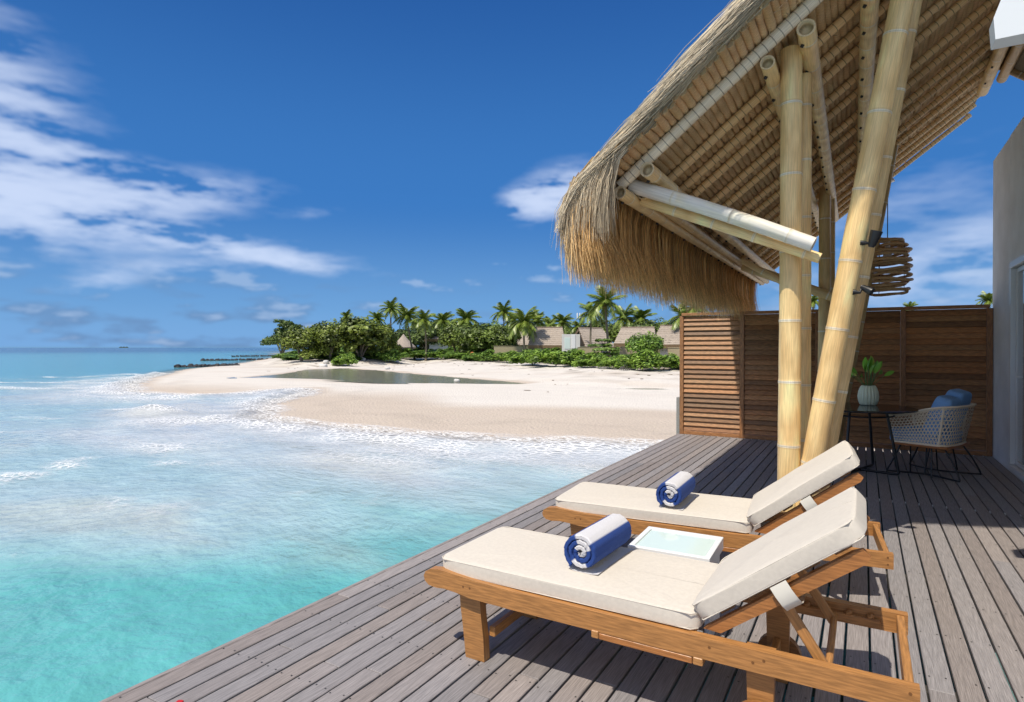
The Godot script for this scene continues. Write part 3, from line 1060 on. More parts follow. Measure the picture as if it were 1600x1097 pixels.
func make_canopy() -> void:
	var roof := thing("thatched_canopy", "thatched bamboo canopy with shaggy eave on leaning bamboo posts above the deck", "canopy")
	var z0 := -4.2
	var z1 := -11.3
	var top := 3.66
	# rafters up the slope, bound with cord
	var rz := [-4.2, -4.78, -5.14, -5.46, -5.98, -6.36, -6.95, -7.36, -7.9, -8.3, -8.85, -9.3, -9.85, -10.25, -10.65, -11.08]
	for i in rz.size():
		var mb := MB.new()
		var z: float = rz[i]
		var wide := 0.042 if i == 0 else 0.034
		bamboo(mb, roof_at(-0.02 if i == 0 else 0.02, 0.0, z), roof_at(top, 0.0, z - 0.04), wide, wide * 0.95, 0.5, 12, Color(1.08, 1.25, 1.8) if i == 0 else Color(1.06, 0.97, 0.92), Color.WHITE, 0.0, 0.062, i == 0)
		build("rafter", mb, M.bamboo, roof)
	# thatch bundles laid along the eave, one above the other; a few shapes shared
	var shapes := []
	for k in 8:
		var mb := MB.new()
		mb.blotch = 0.35
		var path := PackedVector3Array()
		var radii := PackedFloat32Array()
		var cols := []
		var count := 60
		for i in count + 1:
			var z: float = -3.97 - rng.randf() * 0.03 if i == 0 else lerpf(-4.0, z1, float(i) / count)
			path.append(Vector3(rng.randf_range(-0.003, 0.003), rng.randf_range(-0.004, 0.004), z))
			radii.append(0.030 * rng.randf_range(0.86, 1.12))
			var t := rng.randf_range(0.72, 1.0)
			cols.append(Color(t, t * rng.randf_range(0.95, 1.03), t * 0.97))
		mb.tube(path, radii, 9, cols)
		shapes.append(mb.mesh())
	for i in 68:
		var o := put_mesh("thatch_bundle", shapes[rng.randi() % 8], M.bundle, roof)
		o.position = roof_at(0.05 + i * 0.0535, 0.068, near_edge(0.05 + i * 0.0535) + 3.97 + rng.randf_range(-0.02, 0.02))
		o.scale = Vector3(1, 1, 1) + Vector3(1, 1, 0) * rng.randf_range(-0.1, 0.12)
		o.position += roof_at(0, rng.randf_range(-0.007, 0.004), 0) - roof_at(0, 0, 0)
	# the body of the thatch above them
	var outline := [Vector2(3.80, 0.085), Vector2(2.0, 0.085), Vector2(0.3, 0.088), Vector2(-0.05, 0.06), Vector2(-0.18, 0.0), Vector2(-0.25, 0.01), Vector2(-0.28, 0.05), Vector2(-0.22, 0.10), Vector2(-0.1, 0.13), Vector2(0.6, 0.195), Vector2(1.6, 0.195), Vector2(2.8, 0.195), Vector2(3.85, 0.20), Vector2(3.80, 0.085)]
	var core := MB.new()
	var pts := PackedVector3Array()
	var rows := 60
	for r in rows + 1:
		var z := lerpf(-4.0, z1 + 0.05, float(r) / rows)
		for q in outline.size():
			var w: Vector2 = outline[q]
			var jig := noise_b.get_noise_2d(w.x * 9.0 + w.y * 30.0, z * 6.0) * 0.03 * (0.0 if q == outline.size() - 1 or q == 0 else 1.0)
			pts.append(roof_at(w.x, w.y + jig, z if r > 0 else near_edge(w.x) - 0.02))
	core.sheet(pts, outline.size(), true, PackedVector2Array(), [], false)
	for z in [-4.0, z1 + 0.05]:
		var ring := []
		for q in outline.size() - 1:
			ring.append(Vector2(roof_at(outline[q].x, outline[q].y, 0).x, roof_at(outline[q].x, outline[q].y, 0).y))
		var ids := Geometry2D.triangulate_polygon(PackedVector2Array(ring))
		var first := core.v.size()
		for q in ring:
			core.vert(Vector3(q.x, q.y, z if z < -5.0 else near_edge((q.x + 1.535) / cos(SLOPE)) - 0.02), Vector3(0, 0, signf(z + 7.0)), q, Color.WHITE)
		for k in ids.size() / 3:
			core.tri_i(first + ids[k * 3], first + ids[k * 3 + 1], first + ids[k * 3 + 2])
	# the other slope, down to the right
	pts = PackedVector3Array()
	for r in 2:
		var z: float = [-4.0, -9.25][r]
		for q in [Vector2(1.33, 4.86), Vector2(3.4, 3.23), Vector2(3.5, 3.45), Vector2(1.33, 5.12), Vector2(1.33, 4.86)]:
			pts.append(Vector3(q.x, q.y, z))
	core.sheet(pts, 5, true)
	build("thatch", core, M.thatch_core, roof)
	# loose straw: over the near edge, along the eave, hanging as a fringe
	var edge := MB.new()
	for i in 5200:
		var u: float = rng.randf_range(-0.25, 3.9)
		var off: float = 0.08 + lerpf(0.035, 0.10, smoothstep(-0.2, 1.6, u)) * sqrt(rng.randf())
		var z: float = near_edge(u) + 0.04 - 0.22 * rng.randf() * rng.randf()
		var length: float = rng.randf_range(0.35, 0.8)
		var lift := rng.randf_range(-0.08, 0.06)
		var out := rng.randf_range(-0.13, 0.13)
		var p := []
		for k in 4:
			var f := k / 3.0
			var uu: float = u - length * f
			var drop: float = maxf(0.0, -0.2 - uu)
			var q := roof_at(maxf(uu, -0.28 - 0.16 * (1.0 - exp(-drop * 2.0))), off + lift * f * (1.0 - f) * 2.0 - f * f * 0.04, z + out * f)
			q.y -= minf(drop * drop * 0.6 + drop * 0.5, 0.16 + 0.06 * off * 4.0)
			p.append(q)
		var t := rng.randf_range(0.4, 1.25) * (1.0 + 0.5 * noise_b.get_noise_2d(u * 16.0, off * 60.0))
		edge.straw(p, rng.randf_range(0.006, 0.012), Color(0.66 * t, 0.55 * t, 0.395 * t), Vector3(rng.randf_range(-0.5, 0.5), rng.randf_range(-0.5, 0.5), 1.0))
	build("edge_straw", edge, M.straw, roof, "stuff")
	var fringe := MB.new()
	for i in 15000:
		var z: float = lerpf(-3.88, z1 + 0.02, pow(rng.randf(), 1.5))
		var layer := rng.randf()
		var off: float = lerpf(0.02, 0.16, layer)
		var hang: float = rng.randf_range(0.32, 0.60) * lerpf(0.95, 1.0, smoothstep(-3.9, -4.7, z)) * (1.0 + 0.22 * noise_b.get_noise_2d(z * 7.0, layer * 3.0))
		var u0: float = rng.randf_range(-0.25, 0.35) if layer > 0.4 else rng.randf_range(-0.36, -0.14)
		var reach: float = lerpf(0.10, 0.27, layer) + rng.randf_range(-0.03, 0.04)
		var a := roof_at(u0, off, z)
		var lip := roof_at(-reach * 0.86, off * 0.80, z)
		var drift := rng.randf_range(-0.07, 0.07)
		var b := lip + Vector3(-0.03 - 0.03 * layer, -0.13, drift * 0.3)
		var c := b + Vector3(0.00 + 0.02 * rng.randf(), -hang * 0.5, drift * 0.6)
		var d := c + Vector3(0.03 + rng.randf_range(-0.03, 0.06), -hang * 0.5, drift)
		var t := rng.randf_range(0.4, 1.3) * (1.0 + 0.5 * noise_b.get_noise_2d(z * 22.0, layer * 9.0))
		var warm := 1.0 - layer
		var col := Color(0.78 * t, (0.56 - 0.10 * warm) * t, (0.30 - 0.13 * warm) * t)
		fringe.straw([a, lip, b, c, d], rng.randf_range(0.006, 0.011), col, Vector3(rng.randf_range(-1.0, 1.0), rng.randf_range(-0.2, 0.2), rng.randf_range(-1.0, 1.0)))
	# straw that turns round the near corner
	for i in 1500:
		var f0 := rng.randf()
		var a := roof_at(lerpf(-0.24, 0.22, f0), rng.randf_range(0.04, 0.13), -3.96 + rng.randf_range(-0.02, 0.05))
		var drift := rng.randf_range(-0.05, 0.05)
		var hang := rng.randf_range(0.26, 0.50) * lerpf(0.8, 1.15, f0)
		var b := a + Vector3(-0.04 - 0.04 * rng.randf(), -0.08, 0.03 + 0.02 * rng.randf())
		var c := b + Vector3(-0.03 - 0.03 * rng.randf(), -hang * 0.45, drift)
		var d := c + Vector3(rng.randf_range(-0.03, 0.02), -hang * 0.55, drift)
		var t := rng.randf_range(0.45, 1.15)
		fringe.straw([a, b, c, d], rng.randf_range(0.005, 0.009), Color(0.68 * t, 0.55 * t, 0.38 * t), Vector3(rng.randf_range(-1.0, 1.0), 0.1, rng.randf_range(-1.0, 1.0)))
	# wisps that have come loose under the thatch
	for i in 900:
		var a := roof_at(rng.randf_range(0.0, 3.6), 0.035, rng.randf_range(-4.0, -10.9))
		var b := a + Vector3(rng.randf_range(-0.06, 0.06), rng.randf_range(-0.05, -0.005), rng.randf_range(-0.06, 0.06))
		var c := b + Vector3(rng.randf_range(-0.06, 0.03), rng.randf_range(-0.05, 0.0), rng.randf_range(-0.06, 0.06))
		var t := rng.randf_range(0.5, 1.1)
		fringe.straw([a, b, c], 0.005, Color(0.7 * t, 0.52 * t, 0.3 * t), Vector3(rng.randf_range(-1.0, 1.0), 0.5, rng.randf_range(-1.0, 1.0)))
	build("eave_fringe", fringe, M.straw, roof, "stuff")
	# poles along the eave and the beams under the rafters
	var far := -11.0
	pole("eave_pole", roof, Vector3(-1.503, 2.505, -4.07), Vector3(-1.503, 2.505, far), 0.046, 0.042, 0.42, Color(0.93, 0.9, 0.85), "bamboo", 0.0, 0.42)
	pole("eave_pole", roof, Vector3(-1.425, 2.545, -4.34), Vector3(-1.43, 2.525, far), 0.04, 0.04, 0.4, Color(0.85, 0.8, 0.72))
	pole("eave_pole", roof, Vector3(-1.315, 2.648, -4.10), Vector3(-1.315, 2.648, far), 0.052, 0.047, 0.4, Color(1.0, 0.98, 0.92), "bamboo", 0.0, 0.5)
	pole("roof_beam", roof, Vector3(-0.545, 3.247, -4.19), Vector3(-0.58, 3.225, far), 0.046, 0.05, 0.38, Color(1.02, 1.0, 0.92), "bamboo", 0.0, 0.4)
	pole("roof_beam", roof, Vector3(-0.322, 3.425, -4.22), Vector3(-0.392, 3.37, -10.4), 0.056, 0.056, 0.36, Color(1.05, 1.02, 0.95), "bamboo", 0.0, 0.36)
	pole("roof_beam", roof, Vector3(0.035, 3.70, -4.0), Vector3(-0.06, 3.62, far), 0.055, 0.055, 0.36, Color(1.05, 1.03, 0.98), "bamboo", 0.0, 0.4)
	pole("roof_beam", roof, Vector3(0.225, 3.86, -4.0), Vector3(0.24, 3.862, -10.3), 0.055, 0.055, 0.36, Color(1.0, 0.97, 0.9), "bamboo", 0.0, 0.36)
	pole("ridge_beam", roof, Vector3(1.235, 4.655, -4.0), Vector3(1.31, 4.70, -9.75), 0.062, 0.062, 0.4, Color(0.95, 0.88, 0.74), "bamboo", 0.0, 0.5)
	pole("ridge_beam", roof, Vector3(1.425, 4.66, -4.0), Vector3(1.45, 4.70, -9.4), 0.055, 0.055, 0.4, Color(0.7, 0.6, 0.5))
	for z in [-4.4, -5.6, -6.9, -8.2, -9.2]:
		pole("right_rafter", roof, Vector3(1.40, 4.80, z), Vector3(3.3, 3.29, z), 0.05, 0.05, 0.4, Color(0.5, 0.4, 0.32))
	# two bents of posts: the near one beside the loungers, the far one before the screen
	for k in 2:
		var z: float = [-4.515, -8.6][k]
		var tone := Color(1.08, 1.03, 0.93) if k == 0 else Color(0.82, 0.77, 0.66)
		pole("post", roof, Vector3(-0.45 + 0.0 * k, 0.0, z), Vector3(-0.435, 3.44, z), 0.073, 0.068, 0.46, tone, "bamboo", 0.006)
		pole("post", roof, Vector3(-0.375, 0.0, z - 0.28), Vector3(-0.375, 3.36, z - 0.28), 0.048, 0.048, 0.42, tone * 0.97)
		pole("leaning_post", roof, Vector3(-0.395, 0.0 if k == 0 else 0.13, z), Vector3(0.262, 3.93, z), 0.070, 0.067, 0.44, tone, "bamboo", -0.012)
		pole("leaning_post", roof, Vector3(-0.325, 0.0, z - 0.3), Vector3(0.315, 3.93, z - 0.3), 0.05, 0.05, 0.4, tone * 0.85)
		if k == 0:
			pole("tie", roof, Vector3(-1.50, 2.607, z + 0.205), Vector3(-0.282, 2.062, z + 0.205), 0.052, 0.047, 0.42, Color(1.35, 1.75, 3.1), "white_bamboo", 0.012)
			pole("tie", roof, Vector3(-1.45, 2.51, z + 0.10), Vector3(-0.25, 1.985, z + 0.10), 0.036, 0.034, 0.3, Color(1.12, 1.1, 1.02), "bamboo")
		else:
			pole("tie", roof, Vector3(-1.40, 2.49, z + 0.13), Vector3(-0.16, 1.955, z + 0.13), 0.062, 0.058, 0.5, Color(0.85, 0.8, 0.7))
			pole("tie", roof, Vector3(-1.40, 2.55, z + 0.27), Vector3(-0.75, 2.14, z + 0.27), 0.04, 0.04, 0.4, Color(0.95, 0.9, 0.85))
		# steel feet
		for x in [-0.45, -0.36]:
			var mb := MB.new()
			mb.tube(PackedVector3Array([Vector3(x, 0.0, z - (0.0 if x < -0.4 else 0.3)), Vector3(x, 0.06, z - (0.0 if x < -0.4 else 0.3))]), PackedFloat32Array([0.04, 0.03]), 10)
			build("foot", mb, M.steel, roof)


func make_lamps() -> void:
	var t := thing("pendant_lamp", "brown pendant lamp of loose stacked rattan rings hanging under the thatch", "lamp", Vector3(0.256, 2.10, -9.05))
	for i in 17:
		var f := i / 16.0
		var r: float = lerpf(0.185, 0.262, sin(PI * clampf(f * 0.9 + 0.08, 0.0, 1.0))) * rng.randf_range(0.9, 1.04)
		var mb := MB.new()
		var path := PackedVector3Array()
		var radii := PackedFloat32Array()
		for k in 33:
			var a := TAU * k / 32.0
			path.append(Vector3(cos(a) * r, 0.006 * sin(a * 3.0 + i), sin(a) * r))
			radii.append(0.0195 * rng.randf_range(0.85, 1.1))
		mb.tube(path, radii, 7, [Color.WHITE * rng.randf_range(0.7, 1.15)], false)
		var o := build("ring", mb, M.rattan, t)
		o.position = Vector3(rng.randf_range(-0.02, 0.02), 0.01 + f * 0.66, rng.randf_range(-0.02, 0.02))
		o.rotation = Vector3(rng.randf_range(-0.10, 0.10), rng.randf() * TAU, rng.randf_range(-0.10, 0.10))
	var mb := MB.new()
	for k in 3:
		var a := TAU * k / 3.0
		mb.tube(PackedVector3Array([Vector3(cos(a) * 0.18, 0.0, sin(a) * 0.18), Vector3(cos(a) * 0.18, 0.67, sin(a) * 0.18)]), PackedFloat32Array([0.004, 0.004]), 5)
		mb.tube(PackedVector3Array([Vector3(cos(a) * 0.18, 0.67, sin(a) * 0.18), Vector3(0, 0.69, 0)]), PackedFloat32Array([0.004, 0.004]), 5)
	build("frame", mb, M.black_metal, t)
	mb = MB.new()
	mb.tube(PackedVector3Array([Vector3(0, 0.68, 0), Vector3(0, 1.70, 0)]), PackedFloat32Array([0.006, 0.006]), 6)
	build("cable", mb, M.black_metal, t)
	mb = MB.new()
	mb.lathe(Vector3(0, 0.36, 0), PackedVector2Array([Vector2(0.001, 0.32), Vector2(0.03, 0.3), Vector2(0.03, 0.22), Vector2(0.05, 0.12), Vector2(0.05, 0.06), Vector2(0.001, 0.01)]), 14)
	build("bulb_holder", mb, M.white_lacquer, t)
	mb = MB.new()
	mb.lathe(Vector3(0, 1.42, 0), PackedVector2Array([Vector2(0.001, 0.03), Vector2(0.07, 0.028), Vector2(0.078, 0.0), Vector2(0.001, 0.0)]), 18)
	build("canopy_plate", mb, M.white_lacquer, t)
	for k in 2:
		var at: Vector3 = [Vector3(0.052, 2.09, -4.47), Vector3(0.012, 1.775, -4.47)][k]
		var s := thing("spotlight", ["black spotlight tilted upwards on the leaning post, the larger upper one", "small black spotlight low on the leaning post beneath the other spotlight"][k], "spotlight", at, 0.0, "spotlights on the leaning post")
		var size := 1.0 if k == 0 else 0.72
		mb = MB.new()
		var d: Vector3 = Vector3(0.28, 0.9, 0.1).normalized() if k == 0 else Vector3(0.75, -0.5, 0.3).normalized()
		mb.tube(PackedVector3Array([-d * 0.05 * size, -d * 0.035 * size, d * 0.03 * size, d * 0.055 * size]), PackedFloat32Array([0.016 * size, 0.024 * size, 0.034 * size, 0.037 * size]), 14)
		build("lamp_head", mb, M.black_metal, s)
		mb = MB.new()
		mb.tube(PackedVector3Array([-d * 0.03, Vector3(-0.035, -0.02, 0.0), Vector3(-0.075, -0.015, 0.0)]), PackedFloat32Array([0.008, 0.009, 0.02]), 8)
		build("bracket", mb, M.black_metal, s)


# ---------------------------------------------------------------- loungers and what lies on them
func make_lounger() -> Node3D:
	# x from the foot (-0.95) to the head (0.95); the near rail at z = 0.29
	var l := thing("sun_lounger", "teak sun lounger with cream mattress nearest the camera", "sun lounger", Vector3(-0.80, 0, -2.49), 0.0, "teak sun loungers side by side on the deck")
	var rail := PackedVector2Array([Vector2(0.95, 0.288), Vector2(0.95, 0.364), Vector2(0.2, 0.364), Vector2(-0.45, 0.366), Vector2(-0.66, 0.371), Vector2(-0.80, 0.381), Vector2(-0.875, 0.386), Vector2(-0.92, 0.381), Vector2(-0.948, 0.364), Vector2(-0.958, 0.343), Vector2(-0.952, 0.322), Vector2(-0.93, 0.305), Vector2(-0.89, 0.300), Vector2(-0.84, 0.304), Vector2(-0.78, 0.300), Vector2(-0.70, 0.290), Vector2(-0.5, 0.287)])
	for s in [1, -1]:
		var z: float = 0.29 * s
		var mb := MB.new()
		mb.plate(rail, z - 0.02, z + 0.02, Color(0.96, 0.93, 0.9), Vector2(rng.randf() * 5.0, rng.randf()))
		build("side_rail", mb, M.teak, l)
		mb = MB.new()
		# front leg, a little bowed
		mb.plate(PackedVector2Array([Vector2(-0.785, 0.30), Vector2(-0.675, 0.30), Vector2(-0.668, 0.2), Vector2(-0.655, 0.1), Vector2(-0.65, 0.0), Vector2(-0.75, 0.0), Vector2(-0.765, 0.13), Vector2(-0.778, 0.22)]), z - s * 0.022, z - s * 0.068, Color(0.9, 0.88, 0.85), Vector2(rng.randf() * 5.0, 2.0))
		build("leg", mb, M.teak, l)
		mb = MB.new()
		mb.plate(PackedVector2Array([Vector2(0.445, 0.35), Vector2(0.54, 0.35), Vector2(0.53, 0.0), Vector2(0.455, 0.0)]), z - s * 0.022, z - s * 0.062, Color(0.9, 0.86, 0.82), Vector2(rng.randf() * 5.0, 3.0))
		build("leg", mb, M.teak, l)
		mb = MB.new()
		var wz: float = z + s * 0.002
		var wheel := PackedVector2Array()
		for k in 24:
			wheel.append(Vector2(0.49, 0.088) + Vector2(cos(TAU * k / 24), sin(TAU * k / 24)) * 0.088)
		mb.plate(wheel, wz - 0.018, wz + 0.016, Color(0.62, 0.55, 0.5), Vector2(0, 4))
		build("wheel", mb, M.teak, l)
		# notched rack for the prop
		mb = MB.new()
		mb.box(Vector3(0.69, 0.315, z - s * 0.031), Vector3(0.34, 0.032, 0.02), 0.003, Basis(), Color(0.9, 0.86, 0.8))
		for k in 4:
			mb.box(Vector3(0.60 + k * 0.075, 0.337, z - s * 0.031), Vector3(0.026, 0.018, 0.02), 0.005, Basis(Vector3.BACK, 0.5), Color(0.85, 0.8, 0.75))
		build("notch_rack", mb, M.teak, l)
		# backrest bar
		mb = MB.new()
		mb.plate(PackedVector2Array([Vector2(0.36, 0.374), Vector2(0.30, 0.378), Vector2(0.77, 0.735), Vector2(0.80, 0.748), Vector2(0.822, 0.728), Vector2(0.81, 0.705)]), z - s * 0.025, z - s * 0.058, Color(0.86, 0.74, 0.66), Vector2(rng.randf() * 5.0, 1.0))
		build("backrest_bar", mb, M.teak, l)
		mb = MB.new()
		var zz: float = z - s * 0.075
		mb.box(Vector3(0.617, 0.43, zz), Vector3(0.30, 0.034, 0.022), 0.003, Basis(Vector3.BACK, deg_to_rad(-57.0)), Color.WHITE, Vector2(rng.randf(), 6))
		build("prop", mb, M.teak, l)
	var mb := MB.new()
	mb.tube(PackedVector3Array([Vector3(0.70, 0.318, -0.25), Vector3(0.70, 0.318, 0.25)]), PackedFloat32Array([0.0125, 0.0125]), 12)
	build("prop_rod", mb, M.teak, l)
	mb = MB.new()
	mb.box(Vector3(0.925, 0.326, 0.0), Vector3(0.026, 0.07, 0.538), 0.003)
	build("crossbar", mb, M.teak, l)
	mb = MB.new()
	mb.box(Vector3(-0.64, 0.12, 0.0), Vector3(0.03, 0.045, 0.44), 0.003)
	build("stretcher", mb, M.teak, l)
	mb = MB.new()
	mb.box(Vector3(0.49, 0.16, 0.0), Vector3(0.03, 0.05, 0.45), 0.003)
	build("stretcher", mb, M.teak, l)
	for k in 11:
		mb = MB.new()
		mb.box(Vector3(-0.85 + k * 0.108, 0.352, 0.0), Vector3(0.075, 0.018, 0.538), 0.003)
		build("seat_slat", mb, M.teak, l)
	for k in 5:
		mb = MB.new()
		var q := Vector2(0.2946, 0.3917) + Vector2(0.7965, 0.6046) * (0.10 + k * 0.115)
		mb.box(Vector3(q.x, q.y, 0.0), Vector3(0.06, 0.014, 0.46), 0.003, Basis(Vector3.BACK, deg_to_rad(37.2)))
		build("back_slat", mb, M.teak, l)
	# screw plugs at the joints
	mb = MB.new()
	for s in [1.0, -1.0]:
		for q in [[-0.735, 0.335], [-0.70, 0.335], [0.475, 0.32], [0.51, 0.335], [0.925, 0.345], [0.925, 0.31], [0.33, 0.335]]:
			mb.tube(PackedVector3Array([Vector3(q[0], q[1], 0.305 * s), Vector3(q[0], q[1], 0.3108 * s)]), PackedFloat32Array([0.0052, 0.0052]), 9, [Color(0.45, 0.4, 0.36)])
	build("screw_plugs", mb, M.teak, l, "stuff")
	# the pull-out tray under the near rail
	mb = MB.new()
	mb.box(Vector3(0.09, 0.272, 0.285), Vector3(0.36, 0.026, 0.05), 0.003, Basis(), Color(0.95, 0.8, 0.72))
	mb.box(Vector3(-0.105, 0.277, 0.285), Vector3(0.03, 0.03, 0.06), 0.003)
	mb.box(Vector3(0.29, 0.274, 0.285), Vector3(0.035, 0.028, 0.055), 0.003, Basis(), Color(1, 1, 1))
	build("slide_tray", mb, M.teak, l)
	# mattress: a flat block and a raised one, with sewn edges
	mb = MB.new()
	mb.cushion(Vector3(-0.303, 0.400, 0.0), Vector3(1.19, 0.066, 0.575), Basis(), 0.14, Color.WHITE, 0.007, 72, 30, 0.005)
	var back := Basis(Vector3.BACK, deg_to_rad(37.2))
	var mattress := build("mattress", mb, M.canvas, l)
	mb = MB.new()
	mb.cushion(Vector3(0.531, 0.6255, 0.0), Vector3(0.66, 0.068, 0.575), back, 0.16, Color.WHITE, 0.010, 72, 30, 0.006)
	build("raised_pad", mb, M.canvas, mattress)
	mb = MB.new()
	for s in [[Vector3(-0.303, 0.400, 0.0), Basis(), 0.587, 0.03], [Vector3(0.531, 0.6255, 0.0), back, 0.321, 0.031]]:
		for e in [1.0, -1.0]:
			var path := PackedVector3Array()
			var radii := PackedFloat32Array()
			for q in [[-1, -0.93], [-1, 0.93], [-0.96, 1.0], [0.96, 1.0], [1, 0.93], [1, -0.93], [0.96, -1.0], [-0.96, -1.0], [-1, -0.93]]:
				path.append(s[0] + s[1] * Vector3(q[0] * s[2] * 0.992, e * s[3] * 0.93, q[1] * 0.2845))
				radii.append(0.0026)
			mb.tube(path, radii, 5)
	build("piping", mb, M.canvas, mattress)
	# the band that holds the raised pad to its frame
	for s in [1.0, -1.0]:
		mb = MB.new()
		var pts := PackedVector3Array()
		for f in [0.0, 1.0]:
			var o: Vector3 = Vector3(0.535, 0.5725, 0.0) + back * Vector3(-0.005 + f * 0.062, 0, 0)
			for q in [[0.01, 0.285], [-0.022, 0.292], [-0.055, 0.289], [-0.078, 0.276], [-0.082, 0.18]]:
				pts.append(o + back * Vector3(0, q[0], 0) + Vector3(0, 0, q[1] * s))
		mb.sheet(pts, 5)
		build("strap", mb, M.strap, mattress)
	return l


func make_towel(at: Vector3, turn: float, length: float, label: String) -> void:
	# a rolled towel: a ribbon wound into a spiral, white and blue bands across its length
	var t := thing("rolled_towel", label, "towel", at, turn, "rolled towels on the loungers")
	var r1 := 0.086
	var thick := 0.0215
	var turns := 3.15
	var steps := 190
	var blue := Color(0.022, 0.068, 0.30)
	var white := Color(0.80, 0.79, 0.82)
	var mb := MB.new()
	var rows := []
	var cols := []
	for i in steps + 1:
		var a := turns * TAU * i / steps
		var r: float = r1 - thick * 1.06 * a / TAU
		r = maxf(r, 0.006) * (1.0 + 0.05 * noise_b.get_noise_2d(i * 0.8, at.z * 40.0))
		# start at the bottom left and turn over the top
		var ang: float = deg_to_rad(232.0) - a
		var out := Vector2(cos(ang), sin(ang))
		rows.append([out * r, out * (r - thick), out])
		var band := white
		var deg := rad_to_deg(a)
		# outside round: blue left side, white top, blue right side, white under; then inwards
		if deg < 124.0:
			band = blue
		elif deg < 190.0:
			band = white
		elif deg < 297.0:
			band = blue
		elif deg < 366.0:
			band = white
		elif deg < 482.0:
			band = blue
		elif deg < 572.0:
			band = white
		elif deg < 800.0:
			band = blue
		cols.append(band)
	var half := length * 0.5
	var zs := [-half, -half + 0.003, -half + 0.012, 0.0, half - 0.012, half - 0.003, half]
	var ins := [0.45, 0.15, 0.0, 0.0, 0.0, 0.15, 0.45]
	# each step is a rounded strip: outer face, rounded ends, inner face
	for side in 2:
		var pts := PackedVector3Array()
		var cc := []
		for i in steps + 1:
			for k in zs.size():
				var mid: Vector2 = (rows[i][0] + rows[i][1]) * 0.5
				var p: Vector2 = rows[i][side].lerp(mid, ins[k])
				var wob := 1.0 + 0.03 * noise_b.get_noise_2d(i * 6.0, zs[k] * 70.0)
				pts.append(Vector3(p.x * wob, p.y * wob, zs[k] + 0.009 * noise_b.get_noise_2d(i * 0.9, at.z * 9.0)))
				cc.append(cols[i])
		mb.sheet(pts, zs.size(), side == 0, PackedVector2Array(), cc)
	for e in 2:
		var first := mb.v.size()
		for i in steps + 1:
			var k: int = 0 if e == 0 else zs.size() - 1
			var mid: Vector2 = (rows[i][0] + rows[i][1]) * 0.5
			for q in 2:
				var p: Vector2 = rows[i][q].lerp(mid, 0.45)
				mb.vert(Vector3(p.x, p.y, zs[k] + 0.009 * noise_b.get_noise_2d(i * 0.9, at.z * 9.0)), Vector3(0, 0, -1 if e == 0 else 1), p, cols[i])
		for i in steps:
			var a := first + i * 2
			mb.quad_i(a, a + 1, a + 3, a + 2)
	build("terry_roll", mb, M.terry, t)
	# the loose end under the roll
	mb = MB.new()
	var pts := PackedVector3Array()
	for q in [[-0.066, -0.07], [-0.04, -0.083], [0.0, -0.0845], [0.05, -0.083], [0.078, -0.078]]:
		for z in [-half + 0.004, half - 0.006]:
			pts.append(Vector3(q[0], q[1], z))
	mb.sheet(pts, 2, true, PackedVector2Array(), [white])
	build("loose_end", mb, M.terry, t)


func make_small_things() -> void:
	var near := make_lounger()
	var far := copy(near, "sun_lounger_001", "teak sun lounger with cream mattress beside the bamboo posts, beyond the white side table")
	far.position = Vector3(-0.84, 0, -3.775)
	far.rotation.y = deg_to_rad(4.5)
	make_towel(Vector3(-1.03, 0.522, -2.545), deg_to_rad(-3.0), 0.40, "blue and white rolled towel on the nearest lounger's mattress")
	make_towel(Vector3(-1.0, 0.518, -3.735), deg_to_rad(1.0), 0.38, "blue and white rolled towel on the farther lounger's mattress")
	# white side table between the loungers
	var t := thing("side_table", "low white side table with pale green glass top between the two loungers", "table", Vector3(-0.808, 0, -3.003), deg_to_rad(1.5))
	for e in [[Vector3(0, 0.397, 0.168), Vector3(0.39, 0.062, 0.026)], [Vector3(0, 0.397, -0.168), Vector3(0.39, 0.062, 0.026)], [Vector3(0.182, 0.397, 0), Vector3(0.026, 0.062, 0.31)], [Vector3(-0.182, 0.397, 0), Vector3(0.026, 0.062, 0.31)]]:
		var mb := MB.new()
		mb.box(e[0], e[1], 0.002)
		build("frame_bar", mb, M.white_lacquer, t)
	var mb := MB.new()
	mb.box(Vector3(0, 0.417, 0), Vector3(0.337, 0.008, 0.309), 0.001)
	build("glass_top", mb, M.mint_glass, t)
	for x in [-0.172, 0.172]:
		mb = MB.new()
		mb.box(Vector3(x, 0.182, -0.01), Vector3(0.022, 0.364, 0.27), 0.002)
		build("side_panel", mb, M.white_lacquer, t)
	# small pale pouch with a dark cord on the slats under the far backrest
	t = thing("cloth_pouch", "small pale grey pouch with dark knotted cord under the farther lounger's backrest", "pouch", Vector3(-0.42, 0.372, -3.66), 0.2)
	mb = MB.new()
	mb.cushion(Vector3(0, 0.018, 0), Vector3(0.17, 0.034, 0.12), Basis(), 0.45)
	build("pouch", mb, M.strap, t)
	mb = MB.new()
	var path := PackedVector3Array()
	var radii := PackedFloat32Array()
	for k in 24:
		path.append(Vector3(0.05 + 0.022 * cos(k * 0.9), 0.045 + 0.006 * sin(k * 1.7), 0.01 + 0.02 * sin(k * 0.8)))
		radii.append(0.004)
	mb.tube(path, radii, 6)
	build("cord", mb, M.black_metal, t)
	# something red at the very edge of the picture
	t = thing("red_pennant", "small pointed bit of red cloth on the planks at the picture's bottom edge", "cloth", Vector3(-2.312, 0.0, -1.355), 0.4)
	mb = MB.new()
	mb.cushion(Vector3(0.0, 0.006, 0.0), Vector3(0.026, 0.011, 0.024), Basis(), 0.4)
	build("cloth", mb, M.red_cloth, t)
	make_dining()


